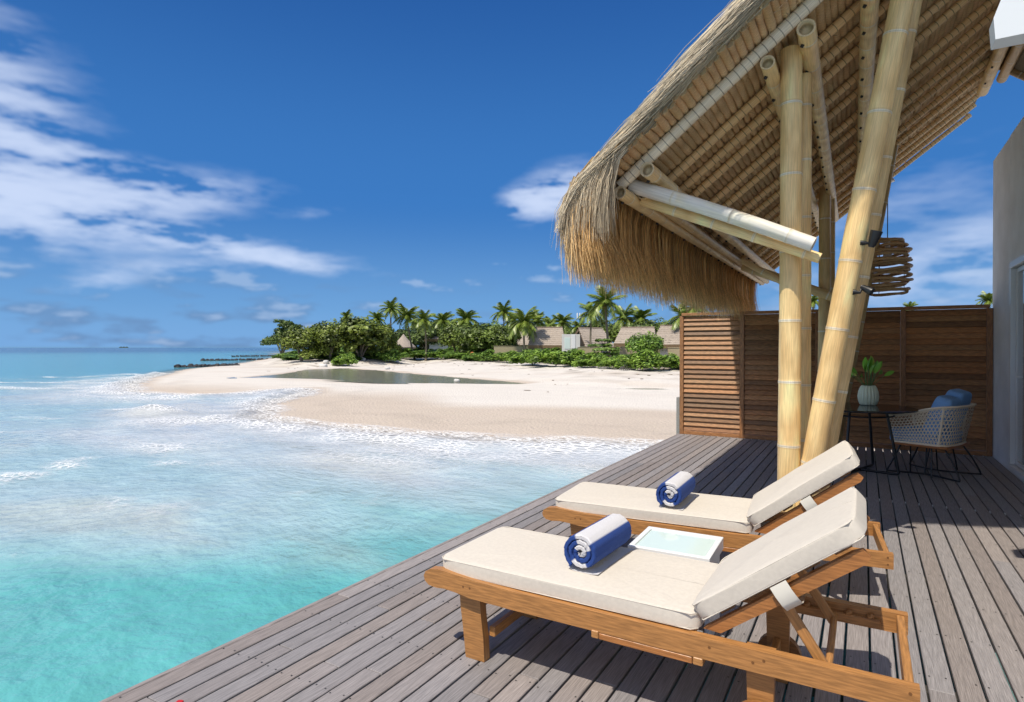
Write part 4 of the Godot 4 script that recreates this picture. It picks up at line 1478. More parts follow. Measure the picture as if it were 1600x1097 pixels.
func curve(pts: Array, per := 6) -> PackedVector3Array:
	# a smooth path through the points
	var out := PackedVector3Array()
	var last := pts.size() - 1
	for i in last:
		for k in per:
			out.append(pts[i].cubic_interpolate(pts[i + 1], pts[maxi(i - 1, 0)], pts[mini(i + 2, last)], float(k) / per))
	out.append(pts[last])
	return out


func rod(mb: MB, pts: Array, r: float, smooth := true, sides := 8, col := Color.WHITE) -> void:
	var path := curve(pts) if smooth else PackedVector3Array(pts)
	var radii := PackedFloat32Array()
	radii.resize(path.size())
	radii.fill(r)
	mb.tube(path, radii, sides, [col])


func make_dining() -> void:
	var t := thing("dining_table", "round black outdoor dining table on bent black rod legs", "table", Vector3(-0.04, 0, -7.88))
	var mb := MB.new()
	mb.lathe(Vector3.ZERO, PackedVector2Array([Vector2(0.001, 0.728), Vector2(0.54, 0.728), Vector2(0.556, 0.722), Vector2(0.56, 0.714), Vector2(0.555, 0.706), Vector2(0.53, 0.702), Vector2(0.001, 0.702)]), 56)
	build("table_top", mb, M.black_stone, t)
	mb = MB.new()
	var ring := []
	for k in 33:
		ring.append(Vector3(cos(TAU * k / 32.0) * 0.33, 0.64, sin(TAU * k / 32.0) * 0.33))
	rod(mb, ring, 0.009, false)
	build("ring", mb, M.black_metal, t)
	for k in 4:
		var a := deg_to_rad(20.0 + 90.0 * k)
		var d := Vector3(cos(a), 0, sin(a))
		mb = MB.new()
		rod(mb, [d * 0.27 + Vector3.UP * 0.70, d * 0.33 + Vector3.UP * 0.4, d * 0.385 + Vector3.UP * 0.08, d * 0.39 + Vector3.UP * 0.035, d * 0.36 + Vector3.UP * 0.016, d * 0.2 + Vector3.UP * 0.015, d * 0.01 + Vector3.UP * 0.015], 0.0145)
		build("leg", mb, M.black_metal, t)
	# vase and leaves
	t = thing("vase", "ribbed pale green ceramic vase on the black round table", "vase", Vector3(0.045, 0.728, -8.12))
	mb = MB.new()
	mb.lathe(Vector3.ZERO, PackedVector2Array([Vector2(0.001, 0.0), Vector2(0.088, 0.0), Vector2(0.107, 0.012), Vector2(0.126, 0.07), Vector2(0.132, 0.13), Vector2(0.122, 0.20), Vector2(0.102, 0.26), Vector2(0.086, 0.285), Vector2(0.078, 0.288), Vector2(0.072, 0.27), Vector2(0.085, 0.2), Vector2(0.001, 0.19)]), 144, 18, 0.11)
	build("body", mb, M.ceramic, t)
	t.scale = Vector3.ONE * 0.80
	t = thing("leafy_plant", "bright green leafy cuttings standing in the ribbed vase", "plant", Vector3(0.045, 0.728, -8.12))
	t.scale = Vector3.ONE * 1.02
	for k in 22:
		var a := k * 2.4 + rng.randf_range(-0.3, 0.3)
		var lean: float = rng.randf_range(0.2, 0.95) if k > 8 else rng.randf_range(0.0, 0.2)
		var d := Vector3(cos(a), 0, sin(a))
		var base := Vector3(0, 0.2, 0) + d * 0.03
		var reach: float = rng.randf_range(0.16, 0.30)
		var tip := base + d * reach * lean * 1.5 + Vector3.UP * (0.12 + reach * (1.0 - lean * 0.75))
		var mid := base.lerp(tip, 0.5) + Vector3.UP * 0.03
		var green := Color(0.20, 0.46, 0.05) * rng.randf_range(0.7, 1.4)
		if k % 5 == 0:
			green = Color(0.5, 0.6, 0.1)
		var stem := MB.new()
		rod(stem, [base - Vector3.UP * 0.1, base, mid], 0.0035, true, 5, Color(0.12, 0.2, 0.05))
		var leaf := build("leaf", stem, M.leaf, t)
		var lb := MB.new()
		var pts := PackedVector3Array()
		var dir := (tip - mid).normalized()
		var side := dir.cross(Vector3(cos(a + 1.2), 0.5, sin(a + 1.2))).normalized()
		var nn := side.cross(dir)
		var ll := rng.randf_range(0.10, 0.16)
		var w := ll * 0.19
		for i in 7:
			var f := i / 6.0
			var c := mid + dir * ll * f - nn * 0.03 * f * f
			var hw := w * pow(sin(PI * clampf(f * 0.93 + 0.04, 0.0, 1.0)), 0.8)
			for q in [-1.0, 0.0, 1.0]:
				pts.append(c + side * q * hw + nn * absf(q) * hw * 0.3)
		lb.sheet(pts, 3, false, PackedVector2Array(), [green])
		build("blade", lb, M.leaf, leaf)
	# armchair with cane sides; it faces -x in its own axes
	var ch := thing("armchair", "woven cane armchair with blue cushions beside the black round table", "armchair", Vector3(0.651, 0, -8.113), deg_to_rad(-24.0))
	# outline of the shell at the seat and at the rail
	var shell := func(f: float, v: float) -> Vector3:
		# f runs from the near arm's front round the back to the far arm's front, v upwards
		var s := f * 3.0
		var p: Vector2
		var d := 0.31
		var b := 0.235
		if s < 1.0:
			p = Vector2(lerpf(-0.26, b - 0.05, s), d)
		elif s < 2.0:
			var g := s - 1.0
			if g < 0.15:
				p = Vector2(b - 0.05, d).lerp(Vector2(b, d - 0.05), g / 0.15)
			elif g > 0.85:
				p = Vector2(b, -d + 0.05).lerp(Vector2(b - 0.05, -d), (g - 0.85) / 0.15)
			else:
				p = Vector2(b + 0.02 * sin(PI * (g - 0.15) / 0.7), lerpf(d - 0.05, -d + 0.05, (g - 0.15) / 0.7))
		else:
			p = Vector2(lerpf(b - 0.05, -0.26, s - 2.0), -d)
		var m := absf(s - 1.5) / 1.5
		var top: float = lerpf(0.775, 0.64, smoothstep(0.25, 1.0, m))
		var grow := 1.0 + 0.10 * v
		var front: float = -0.03 * v * smoothstep(0.7, 1.0, m)
		return Vector3(p.x * grow + front + 0.06 * v * smoothstep(0.6, 0.2, m), lerpf(0.352, top, v), p.y * grow)
	mb = MB.new()
	var loop := PackedVector3Array()
	for k in 8:
		loop.append(shell.call(0.0, k / 8.0))
	for k in 61:
		loop.append(shell.call(k / 60.0, 1.0))
	for k in 8:
		loop.append(shell.call(1.0, 1.0 - (k + 1) / 8.0))
	for k in 60:
		loop.append(shell.call(1.0 - (k + 1) / 60.0, 0.0))
	rod(mb, Array(loop), 0.0125, false)
	for f in [0.325, 0.675]:
		rod(mb, [shell.call(f, 0.0), shell.call(f, 0.5), shell.call(f, 1.0)], 0.012)
	build("rim", mb, M.rope, ch)
	mb = MB.new()
	var strand := func(f0: float, v0: float, f1: float, v1: float, n: int, lift: float) -> void:
		var pts := PackedVector3Array()
		for k in n + 1:
			var g := float(k) / n
			var f := lerpf(f0, f1, g)
			var vv := lerpf(v0, v1, g)
			var p: Vector3 = shell.call(f, vv)
			var p2: Vector3 = shell.call(clampf(f + (f1 - f0) * 0.01 + 0.0001, 0.0, 1.0), clampf(vv + (v1 - v0) * 0.01, 0.0, 1.0))
			var d := (p2 - p).normalized()
			var out := Vector3(p.x, 0.0, p.z).normalized()
			var s := d.cross(out).normalized() * 0.0035
			pts.append(p - s + out * lift)
			pts.append(p + s + out * lift)
		mb.sheet(pts, 2)
	for k in 11:
		strand.call(0.0, k / 10.5, 1.0, k / 10.5, 60, 0.0)
	var count := 46
	var lean := 0.125
	for k in range(-6, count + 7):
		var f := float(k) / count
		for s in [1.0, -1.0]:
			var f1: float = f + lean * s
			var g0 := 0.0
			var g1 := 1.0
			# cut the strand where it would leave the shell
			if f < 0.0 or f > 1.0:
				g0 = ((0.0 if f < 0.0 else 1.0) - f) / (f1 - f)
			if f1 < 0.0 or f1 > 1.0:
				g1 = ((0.0 if f1 < 0.0 else 1.0) - f) / (f1 - f)
			if g0 < g1 and g0 >= 0.0 and g1 <= 1.0:
				strand.call(lerpf(f, f1, g0), g0, lerpf(f, f1, g1), g1, 7, 0.003 * s)
	build("cane_weave", mb, M.rope, ch, "stuff")
	mb = MB.new()
	mb.box(Vector3(-0.01, 0.334, 0.0), Vector3(0.55, 0.03, 0.65), 0.012, Basis(), Color(0.95, 0.7, 0.55))
	build("seat_board", mb, M.teak, ch)
	for e in [[Vector3(-0.06, 0.385, 0.0), Vector3(0.57, 0.075, 0.57), 0.0, "seat_cushion"], [Vector3(-0.055, 0.452, 0.0), Vector3(0.58, 0.075, 0.56), 0.0, "seat_cushion"], [Vector3(0.15, 0.69, -0.15), Vector3(0.50, 0.17, 0.34), 72.0, "back_cushion"], [Vector3(0.15, 0.655, 0.16), Vector3(0.46, 0.17, 0.32), 70.0, "back_cushion"]]:
		mb = MB.new()
		mb.cushion(e[0], e[1], Basis(Vector3.BACK, deg_to_rad(e[2])) if e[2] > 0.0 else Basis(), 0.32, Color.WHITE, 0.015)
		build(e[3], mb, M.blue_cloth, ch)
	for s in [1.0, -1.0]:
		mb = MB.new()
		rod(mb, [Vector3(-0.20, 0.325, 0.27 * s), Vector3(-0.27, 0.15, 0.29 * s), Vector3(-0.325, 0.025, 0.30 * s), Vector3(-0.30, 0.012, 0.29 * s), Vector3(-0.12, 0.012, 0.2 * s), Vector3(0.0, 0.012, 0.175 * s), Vector3(0.12, 0.012, 0.2 * s), Vector3(0.33, 0.012, 0.30 * s), Vector3(0.36, 0.03, 0.305 * s), Vector3(0.30, 0.17, 0.28 * s), Vector3(0.21, 0.325, 0.25 * s)], 0.009)
		build("leg_frame", mb, M.black_metal, ch)
		for e in [[Vector3(-0.10, 0.325, 0.28 * s), Vector3(-0.13, 0.012, 0.205 * s)], [Vector3(0.10, 0.325, 0.28 * s), Vector3(0.13, 0.012, 0.36 * s)], [Vector3(0.0, 0.325, 0.12 * s), Vector3(0.0, 0.012, 0.175 * s)]]:
			mb = MB.new()
			rod(mb, e, 0.008, false)
			build("leg", mb, M.black_metal, ch)


# ---------------------------------------------------------------- the island: plants and buildings
func leaf_crown(lobes: Array, count: int, size: float, dark: Color, light: Color, gaps := 0.0) -> ArrayMesh:
	# many small leaf faces through the crown's volume; lobes: [centre, radii]
	var mb := MB.new()
	var weights := []
	var total := 0.0
	for l in lobes:
		total += l[1].x * l[1].y + l[1].z * l[1].y
		weights.append(total)
	for i in count:
		var pick := rng.randf() * total
		var k := 0
		while weights[k] < pick:
			k += 1
		var d := Vector3(rng.randfn(), rng.randfn(), rng.randfn()).normalized()
		if d.y < -0.5:
			d.y *= -0.6
		var r: float = lobes[k][1].length() * 0.0 + pow(rng.randf(), 0.35)
		var p: Vector3 = lobes[k][0] + d * lobes[k][1] * r
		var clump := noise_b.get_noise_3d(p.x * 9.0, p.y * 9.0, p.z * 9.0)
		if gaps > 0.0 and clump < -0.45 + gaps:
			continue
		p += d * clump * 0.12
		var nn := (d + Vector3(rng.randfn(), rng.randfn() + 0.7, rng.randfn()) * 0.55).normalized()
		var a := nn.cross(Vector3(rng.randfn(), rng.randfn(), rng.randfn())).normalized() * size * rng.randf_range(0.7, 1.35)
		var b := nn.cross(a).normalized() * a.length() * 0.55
		var tint := clampf(0.5 + clump * 1.1 + rng.randf_range(-0.35, 0.35), 0.0, 1.0)  # leaf tone varies; sunken clumps go darker, shade between clumps painted in
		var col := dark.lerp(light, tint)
		var f := mb.v.size()
		mb.vert(p - a, nn, Vector2(0, 0), col)
		mb.vert(p - b * 0.9 + nn * size * 0.1, nn, Vector2(1, 0), col)
		mb.vert(p + a, nn, Vector2(1, 1), col)
		mb.vert(p + b * 0.9 + nn * size * 0.1, nn, Vector2(0, 1), col)
		mb.quad_i(f, f + 1, f + 2, f + 3)
	return mb.mesh()


func lobes_of(kind: int) -> Array:
	var out := []
	if kind == 0:      # broad rounded tree, unit high and one wide
		for i in 15:
			var y := rng.randf_range(0.14, 0.82)
			var w := 0.42 * sqrt(clampf(1.1 - y, 0.1, 1.0))
			out.append([Vector3(rng.randf_range(-w, w), y, rng.randf_range(-w, w) * 0.9), Vector3(1, 0.8, 1) * rng.randf_range(0.13, 0.22)])
		out.append([Vector3(0, 0.5, 0), Vector3(0.40, 0.40, 0.36)])
	elif kind == 1:    # low mound of shore bush
		for i in 14:
			var x := rng.randf_range(-0.45, 0.45)
			out.append([Vector3(x, rng.randf_range(0.2, 0.86 - absf(x) * 0.7), rng.randf_range(-0.3, 0.3)), Vector3(0.17, 0.2, 0.17) * rng.randf_range(0.8, 1.2)])
		out.append([Vector3(0, 0.3, 0), Vector3(0.42, 0.36, 0.34)])
	elif kind == 2:    # spreading, flat layers leaning out to the left
		for q in [[-0.36, 0.38, 0.17, 0.13], [-0.2, 0.48, 0.2, 0.15], [0.0, 0.62, 0.22, 0.16], [0.12, 0.85, 0.2, 0.1], [0.28, 0.72, 0.2, 0.16], [0.3, 0.45, 0.24, 0.2], [-0.05, 0.4, 0.24, 0.17], [-0.12, 0.72, 0.1, 0.06], [0.02, 0.93, 0.13, 0.06]]:
			out.append([Vector3(q[0], q[1], rng.randf_range(-0.15, 0.15)), Vector3(q[2], q[3], q[2])])
	elif kind == 3:    # clipped dome
		out.append([Vector3(0, 0.6, 0), Vector3(0.47, 0.37, 0.45)])
		for i in 8:
			var a := TAU * i / 8.0
			out.append([Vector3(cos(a) * 0.3, 0.58 + 0.08 * sin(i * 2.0), sin(a) * 0.3), Vector3(0.19, 0.2, 0.19)])
	else:              # layered almond tree
		for q in [[0.0, 0.92, 0.22], [-0.12, 0.74, 0.36], [0.12, 0.58, 0.42], [-0.05, 0.42, 0.46], [0.05, 0.25, 0.42]]:
			out.append([Vector3(q[0], q[1], 0), Vector3(q[2], 0.055, q[2])])
	return out


func make_frond(droop: float, sd: int) -> ArrayMesh:
	# a palm frond one unit long, pointing along +x and arching
	var mb := MB.new()
	var mid := PackedVector3Array()
	var n := 16
	for i in n + 1:
		var f := float(i) / n
		mid.append(Vector3(f * (1.0 - 0.18 * droop * f), 0.30 * f - droop * f * f * 0.75, 0.03 * sin(f * 3.0 + sd)))
	var radii := PackedFloat32Array()
	for i in n + 1:
		radii.append(lerpf(0.016, 0.004, float(i) / n))
	mb.tube(mid, radii, 4, [Color(0.22, 0.22, 0.07)])
	for i in range(2, n * 2 + 1):
		var f := float(i) / (n * 2)
		var c := mid[mini(i / 2, n)].lerp(mid[mini(i / 2 + 1, n)], 0.5 * (i % 2))
		var d := (mid[mini(i / 2 + 1, n)] - mid[maxi(i / 2 - 1, 0)]).normalized()
		var length := 0.34 * sin(PI * clampf(0.12 + f * 0.8, 0.0, 1.0)) + 0.03
		for s in [-1.0, 1.0]:
			var side := Vector3(0, 0, s)
			var tip := c + (d * 0.55 + side * 0.75 + Vector3.DOWN * (0.35 + 0.25 * f) + Vector3(rng.randfn(), rng.randfn(), rng.randfn()) * 0.07) * length
			var w := d * 0.030
			var col := Color(0.055, 0.125, 0.015).lerp(Color(0.27, 0.33, 0.05), rng.randf() * 0.8 + 0.2 * f)
			mb.flat([c - w, c + w, tip], Vector3.UP, [Vector2(0, 0), Vector2(1, 0), Vector2(0.5, 1)], col)
	return mb.mesh()


func make_palm(called: String, label: String, base: Vector3, crown: Vector3, r: float, fronds: Array, dry: Mesh, group := "coconut palms on the island") -> void:
	base.y = ground(base.x, base.z) - 0.1
	var t := thing(called, label, "palm tree", base, 0.0, group)
	var top := crown - base
	var mb := MB.new()
	var side := Vector3(rng.randf_range(-1, 1), 0, rng.randf_range(-1, 1)) * 0.25
	var pts := curve([Vector3.ZERO, top * 0.33 + side * 0.8, top * 0.7 + side * 0.6, top], 5)
	var radii := PackedFloat32Array()
	for i in pts.size():
		radii.append(lerpf(0.17, 0.085, float(i) / pts.size()) + (0.05 if i == 0 else 0.0))
	mb.tube(pts, radii, 8, [Color(1.15, 1.05, 0.95)])
	build("trunk", mb, M.bark, t)
	var count := 22
	for i in count:
		var o := put_mesh("frond", fronds[rng.randi() % 3 + (0 if i < 9 else 3)], M.palm_leaf, t)
		var lift: float = lerpf(1.2, -0.4, float(i) / count)
		o.position = top
		o.basis = (Basis(Vector3.UP, i * 2.4 + rng.randf_range(-0.25, 0.25)) * Basis(Vector3.BACK, lift)).scaled(Vector3.ONE * r * rng.randf_range(1.05, 1.4))
	mb = MB.new()
	for i in 7:
		var a := i * 0.9
		mb.lathe(top + Vector3(cos(a) * 0.18, -0.22 - 0.08 * (i % 2), sin(a) * 0.18), PackedVector2Array([Vector2(0.001, -0.13), Vector2(0.09, -0.06), Vector2(0.1, 0.03), Vector2(0.001, 0.13)]), 6, 0, 0.0, Color(0.30, 0.24, 0.06))
	build("coconuts", mb, M.palm_leaf, t, "stuff")


func make_tree(called: String, label: String, category: String, at: Vector2, top: float, width: float, crown: Mesh, trunk: float, group: String, tint := Color.WHITE) -> void:
	var g := ground(at.x, at.y) - 0.05
	var t := thing(called, label, category, Vector3(at.x, g, at.y), rng.randf_range(-0.3, 0.3), group)
	var h := top - g
	var mb := MB.new()
	for k in 4 if trunk > 0.0 else 5:
		var a := k * 1.7 + rng.randf() * 0.6
		var reach := width * rng.randf_range(0.12, 0.3)
		var p := [Vector3(0.02 * k, 0, 0), Vector3(cos(a) * reach * 0.3, h * 0.25, sin(a) * reach * 0.3), Vector3(cos(a) * reach, h * rng.randf_range(0.5, 0.75), sin(a) * reach)]
		var pts := curve(p, 3)
		var radii := PackedFloat32Array()
		for i in pts.size():
			radii.append(lerpf(0.03 * h * maxf(trunk, 0.3), 0.006 * h, float(i) / pts.size()))
		mb.tube(pts, radii, 6)
	build("trunk", mb, M.bark, t)
	var o := put_mesh("crown", crown, M.foliage, t)
	o.scale = Vector3(width, h, width)
	if tint != Color.WHITE:
		o.material_override = M[tint_of(tint)]


func tint_of(c: Color) -> String:
	var key := "foliage_%d_%d_%d" % [int(c.r * 100), int(c.g * 100), int(c.b * 100)]
	if not M.has(key):
		var m: StandardMaterial3D = M.foliage.duplicate()
		m.albedo_color = Color(minf(c.r, 1.0), minf(c.g, 1.0), minf(c.b, 1.0)).linear_to_srgb()
		M[key] = m
	return key


func make_villa(label: String, at: Vector2, ridge: float, eave: float, length: float, turn: float, depth := 2.7) -> void:
	# a thatched cottage: ridge along its own x; long roof plane towards +z
	var g := ground(at.x, at.y)
	var v := thing("thatched_villa", label, "villa", Vector3(at.x, g - 0.1, at.y), turn, "thatched villas among the palms")
	var ry := ridge - g + 0.1
	var ey := eave - g + 0.1
	var hl := length * 0.5
	var mb := MB.new()
	mb.box(Vector3(0, (ey + 0.5) * 0.5, 0), Vector3(length * 0.94, ey + 0.5, depth * 1.5), 0.02)
	build("wall", mb, M.villa_wall, v)
	mb = MB.new()
	# courses of thatch, each a little proud of the one above
	var courses := 9
	for s in [1.0, -1.0]:
		for i in courses:
			var f0 := float(i) / courses
			var f1 := float(i + 1) / courses
			var t := rng.randf_range(0.88, 1.08)
			var pts := PackedVector3Array()
			var n := 24
			for q in 3:
				for k in n + 1:
					var x := lerpf(-hl - 0.25 - f0 * 0.5, hl + 0.25 + f0 * 0.5, float(k) / n)
					var f: float = f0 if q == 0 else f1
					var jag: float = rng.randf_range(-0.05, 0.05) if q > 0 else 0.0
					pts.append(Vector3(x, lerpf(ry, ey, f) + (0.09 if q == 1 else (0.0 if q == 0 else -0.03)) + jag, s * (lerpf(0.02, depth, f) + (0.03 if q == 1 else 0.0))))
			mb.sheet(pts, n + 1, s > 0.0, PackedVector2Array(), [Color(t, t, t)])
	for s in [1.0, -1.0]:
		var x: float = s * (hl + 0.2)
		mb.flat([Vector3(x, ry - 0.05, 0), Vector3(x + s * 0.4, ey, depth), Vector3(x + s * 0.35, ey - 0.15, depth * 0.9), Vector3(x - s * 0.02, ry - 0.4, 0), Vector3(x + s * 0.35, ey - 0.15, -depth * 0.9), Vector3(x + s * 0.4, ey, -depth)], Vector3(s, 0, 0), [Vector2(), Vector2(), Vector2(), Vector2(), Vector2(), Vector2()], Color(0.6, 0.5, 0.4))
	var roof := build("roof", mb, M.villa_roof, v)
	mb = MB.new()
	mb.box(Vector3(0, ry + 0.03, 0), Vector3(length + 0.5, 0.16, 0.3), 0.05, Basis(), Color(0.75, 0.7, 0.65))
	build("ridge_cap", mb, M.villa_roof, roof)
	for s in [1.0, -1.0]:
		mb = MB.new()
		var pts := PackedVector3Array()
		for q in 2:
			for k in 41:
				pts.append(Vector3(lerpf(-hl - 0.7, hl + 0.7, k / 40.0), ey + 0.05 - q * (0.42 + rng.randf_range(-0.08, 0.08)), s * (depth + 0.04 - q * 0.05)))
		mb.sheet(pts, 41, s > 0.0)
		build("eave_fringe", mb, M.villa_fringe, roof)
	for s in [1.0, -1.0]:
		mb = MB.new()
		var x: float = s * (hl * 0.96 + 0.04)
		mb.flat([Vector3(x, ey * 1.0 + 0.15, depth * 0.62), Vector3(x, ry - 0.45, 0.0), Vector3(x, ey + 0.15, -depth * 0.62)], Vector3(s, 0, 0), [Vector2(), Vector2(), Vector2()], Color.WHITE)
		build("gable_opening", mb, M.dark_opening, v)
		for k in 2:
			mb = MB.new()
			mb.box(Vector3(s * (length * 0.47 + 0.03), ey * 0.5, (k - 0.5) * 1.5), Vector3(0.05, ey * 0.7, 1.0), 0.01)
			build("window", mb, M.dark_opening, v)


func make_island() -> void:
	var leafy := Color(0.27, 0.34, 0.055)
	var deep := Color(0.04, 0.068, 0.013)  # dark leaf tone that also carries the shade between clumps
	var crowns := []
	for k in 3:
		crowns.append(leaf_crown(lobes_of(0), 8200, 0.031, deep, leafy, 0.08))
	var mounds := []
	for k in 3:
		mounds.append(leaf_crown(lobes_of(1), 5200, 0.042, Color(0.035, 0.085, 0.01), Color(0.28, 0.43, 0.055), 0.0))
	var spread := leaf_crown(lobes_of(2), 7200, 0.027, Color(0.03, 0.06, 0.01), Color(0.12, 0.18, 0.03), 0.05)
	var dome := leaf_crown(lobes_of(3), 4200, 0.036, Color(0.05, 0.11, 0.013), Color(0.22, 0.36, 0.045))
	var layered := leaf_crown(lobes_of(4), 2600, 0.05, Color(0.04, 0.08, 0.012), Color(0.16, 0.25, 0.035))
	# [x, z, top, width, crown, label]
	var wood := "trees behind the beach"
	make_tree("shore_tree", "dark flat-topped tree leaning over the water at the island's left end", "tree", Vector2(-99.0, -78.7), 6.95, 9.2, spread, 0.8, wood)
	var list := [
		[-63.3, -53.3, 4.05, 6.4, "low yellow-green tree at the left front of the grove, next to the leaning dark tree"],
		[-62.4, -57.2, 5.3, 6.6, "green tree second from the left in the front of the beach grove"],
		[-61.7, -62.3, 5.75, 10.0, "broadest bright green tree in the middle of the left grove"],
		[-63.9, -69.2, 5.2, 5.2, "green tree at the right end of the left grove behind the tallest thin palm"],
		[-78.5, -93.0, 5.7, 8.2, "dark tree behind the conical thatched hut"],
		[-70.4, -88.5, 5.8, 7.2, "dark tree right of the conical hut, behind three leaning palms"],
		[-53.9, -75.1, 5.3, 6.8, "green tree left of the orange lifebuoy"],
		[-48.1, -73.8, 5.35, 8.4, "large rounded green tree above the orange lifebuoy"],
		[-44.6, -73.5, 4.3, 5.0, "smaller green tree against the leftmost villa roof"],
		[-80.9, -109.0, 7.9, 10.5, "distant tree crown behind the middle palms, left one"],
		[-73.4, -113.4, 7.0, 10.0, "distant tree crown behind the lone tall middle palm"],
		[-67.0, -117.2, 6.3, 10.0, "distant tree crown behind the leftmost villa"],
		[-63.0, -125.4, 6.9, 12.0, "distant tree crown behind the second villa roof"],
		[-55.4, -124.0, 5.8, 9.0, "distant tree crown behind the gap between two villas"],
		[-49.1, -121.9, 6.9, 9.0, "distant tree crown behind the tallest near palm"],
		[-42.1, -120.3, 6.9, 9.0, "distant tree crown above the right villa roof's left end"],
		[-29.1, -93.1, 5.7, 7.0, "dark green tree above the right villa roof's right end"],
		[-25.6, -94.9, 4.6, 6.0, "dark green tree between the two rightmost villa roofs"],
	]
	for i in list.size():
		var q: Array = list[i]
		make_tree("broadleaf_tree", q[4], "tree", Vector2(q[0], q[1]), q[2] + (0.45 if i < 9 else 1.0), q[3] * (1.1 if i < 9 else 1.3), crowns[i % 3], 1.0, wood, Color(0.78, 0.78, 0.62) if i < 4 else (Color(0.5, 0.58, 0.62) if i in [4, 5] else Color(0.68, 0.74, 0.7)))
	make_tree("domed_tree", "clipped round bright green tree in front of the right villa roof", "tree", Vector2(-17.7, -54.6), 2.98, 3.7, dome, 0.8, wood)
	make_tree("layered_tree", "small dark tree with layered branches beside the tallest near palm", "tree", Vector2(-22.3, -55.8), 2.3, 3.4, layered, 0.8, wood)
	var bushes := [
		[-35.9, -60.3, 0.87, 3.5, "leftmost bright shore bush in front of the left villa"], [-29.8, -54.8, 1.33, 3.7, "bright shore bush in front of the second villa's fringe"], [-25.8, -52.2, 1.62, 3.9, "tallest bright shore bush, in front of the white villa wall"], [-24.1, -53.2, 1.03, 3.1, "bright shore bush just right of the tallest bush"], [-21.1, -50.6, 0.9, 2.8, "bright shore bush at the foot of the tallest near palm"],
		[-18.1, -48.5, 0.7, 2.5, "small bright shore bush between the palm foot and the driftwood"], [-15.0, -45.4, 1.1, 3.3, "bright bush overhanging the driftwood"], [-13.9, -47.6, 0.95, 2.9, "bright bush right of the driftwood"], [-13.0, -49.6, 0.7, 1.8, "last shore bush beside the timber screen's left edge"],
		[-62.1, -72.0, 1.2, 5.0, "bush below the conical hut"], [-57.7, -74.5, 1.1, 5.2, "bush at the foot of the three leaning palms"], [-48.7, -69.0, 0.95, 4.4, "bush just left of the orange lifebuoy"], [-41.6, -64.3, 1.0, 3.8, "bush just right of the orange lifebuoy"],
		[-56.3, -54.6, 0.74, 2.8, "small bright bush standing in front of the left grove"], [-73.1, -59.8, 0.75, 4.2, "low bush at the left end of the grove above the white sand"], [-57.4, -63.9, 1.0, 3.8, "bush at the foot of the tallest thin palm"],
	]
	for i in bushes.size():
		var q: Array = bushes[i]
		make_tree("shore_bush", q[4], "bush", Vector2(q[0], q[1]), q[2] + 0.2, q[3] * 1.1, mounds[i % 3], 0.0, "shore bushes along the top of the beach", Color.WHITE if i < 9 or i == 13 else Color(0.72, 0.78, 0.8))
	# the low growth that closes the gaps under the trees
	var grow := MultiMesh.new()
	grow.transform_format = MultiMesh.TRANSFORM_3D
	grow.mesh = mounds[1]
	var places := []
	while places.size() < 150:
		var p := Vector2(rng.randf_range(-104.0, -12.0), rng.randf_range(-112.0, -46.0))
		var dv := edge_distance(p, VEG)
		if dv > 1.0 and dv < 26.0:
			var wide := rng.randf_range(3.0, 6.0)
			places.append(Transform3D(Basis(Vector3.UP, rng.randf() * TAU).scaled(Vector3(wide, rng.randf_range(0.9, 1.9) * (1.25 if dv > 8.0 else 0.8), wide)), Vector3(p.x, ground(p.x, p.y) - 0.1, p.y)))
	grow.instance_count = places.size()
	for i in places.size():
		grow.set_instance_transform(i, places[i])
	var under := MultiMeshInstance3D.new()
	under.multimesh = grow
	under.name = numbered("undergrowth")
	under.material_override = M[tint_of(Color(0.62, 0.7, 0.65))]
	add_child(under)
	tag(under, "dark green undergrowth filling the ground beneath the island's trees", "undergrowth", "", "stuff")
	# palms
	var fronds := []
	for k in 3:
		fronds.append(make_frond(0.45 + 0.18 * k, k))
	for k in 3:
		fronds.append(make_frond(0.9 + 0.25 * k, k + 3))
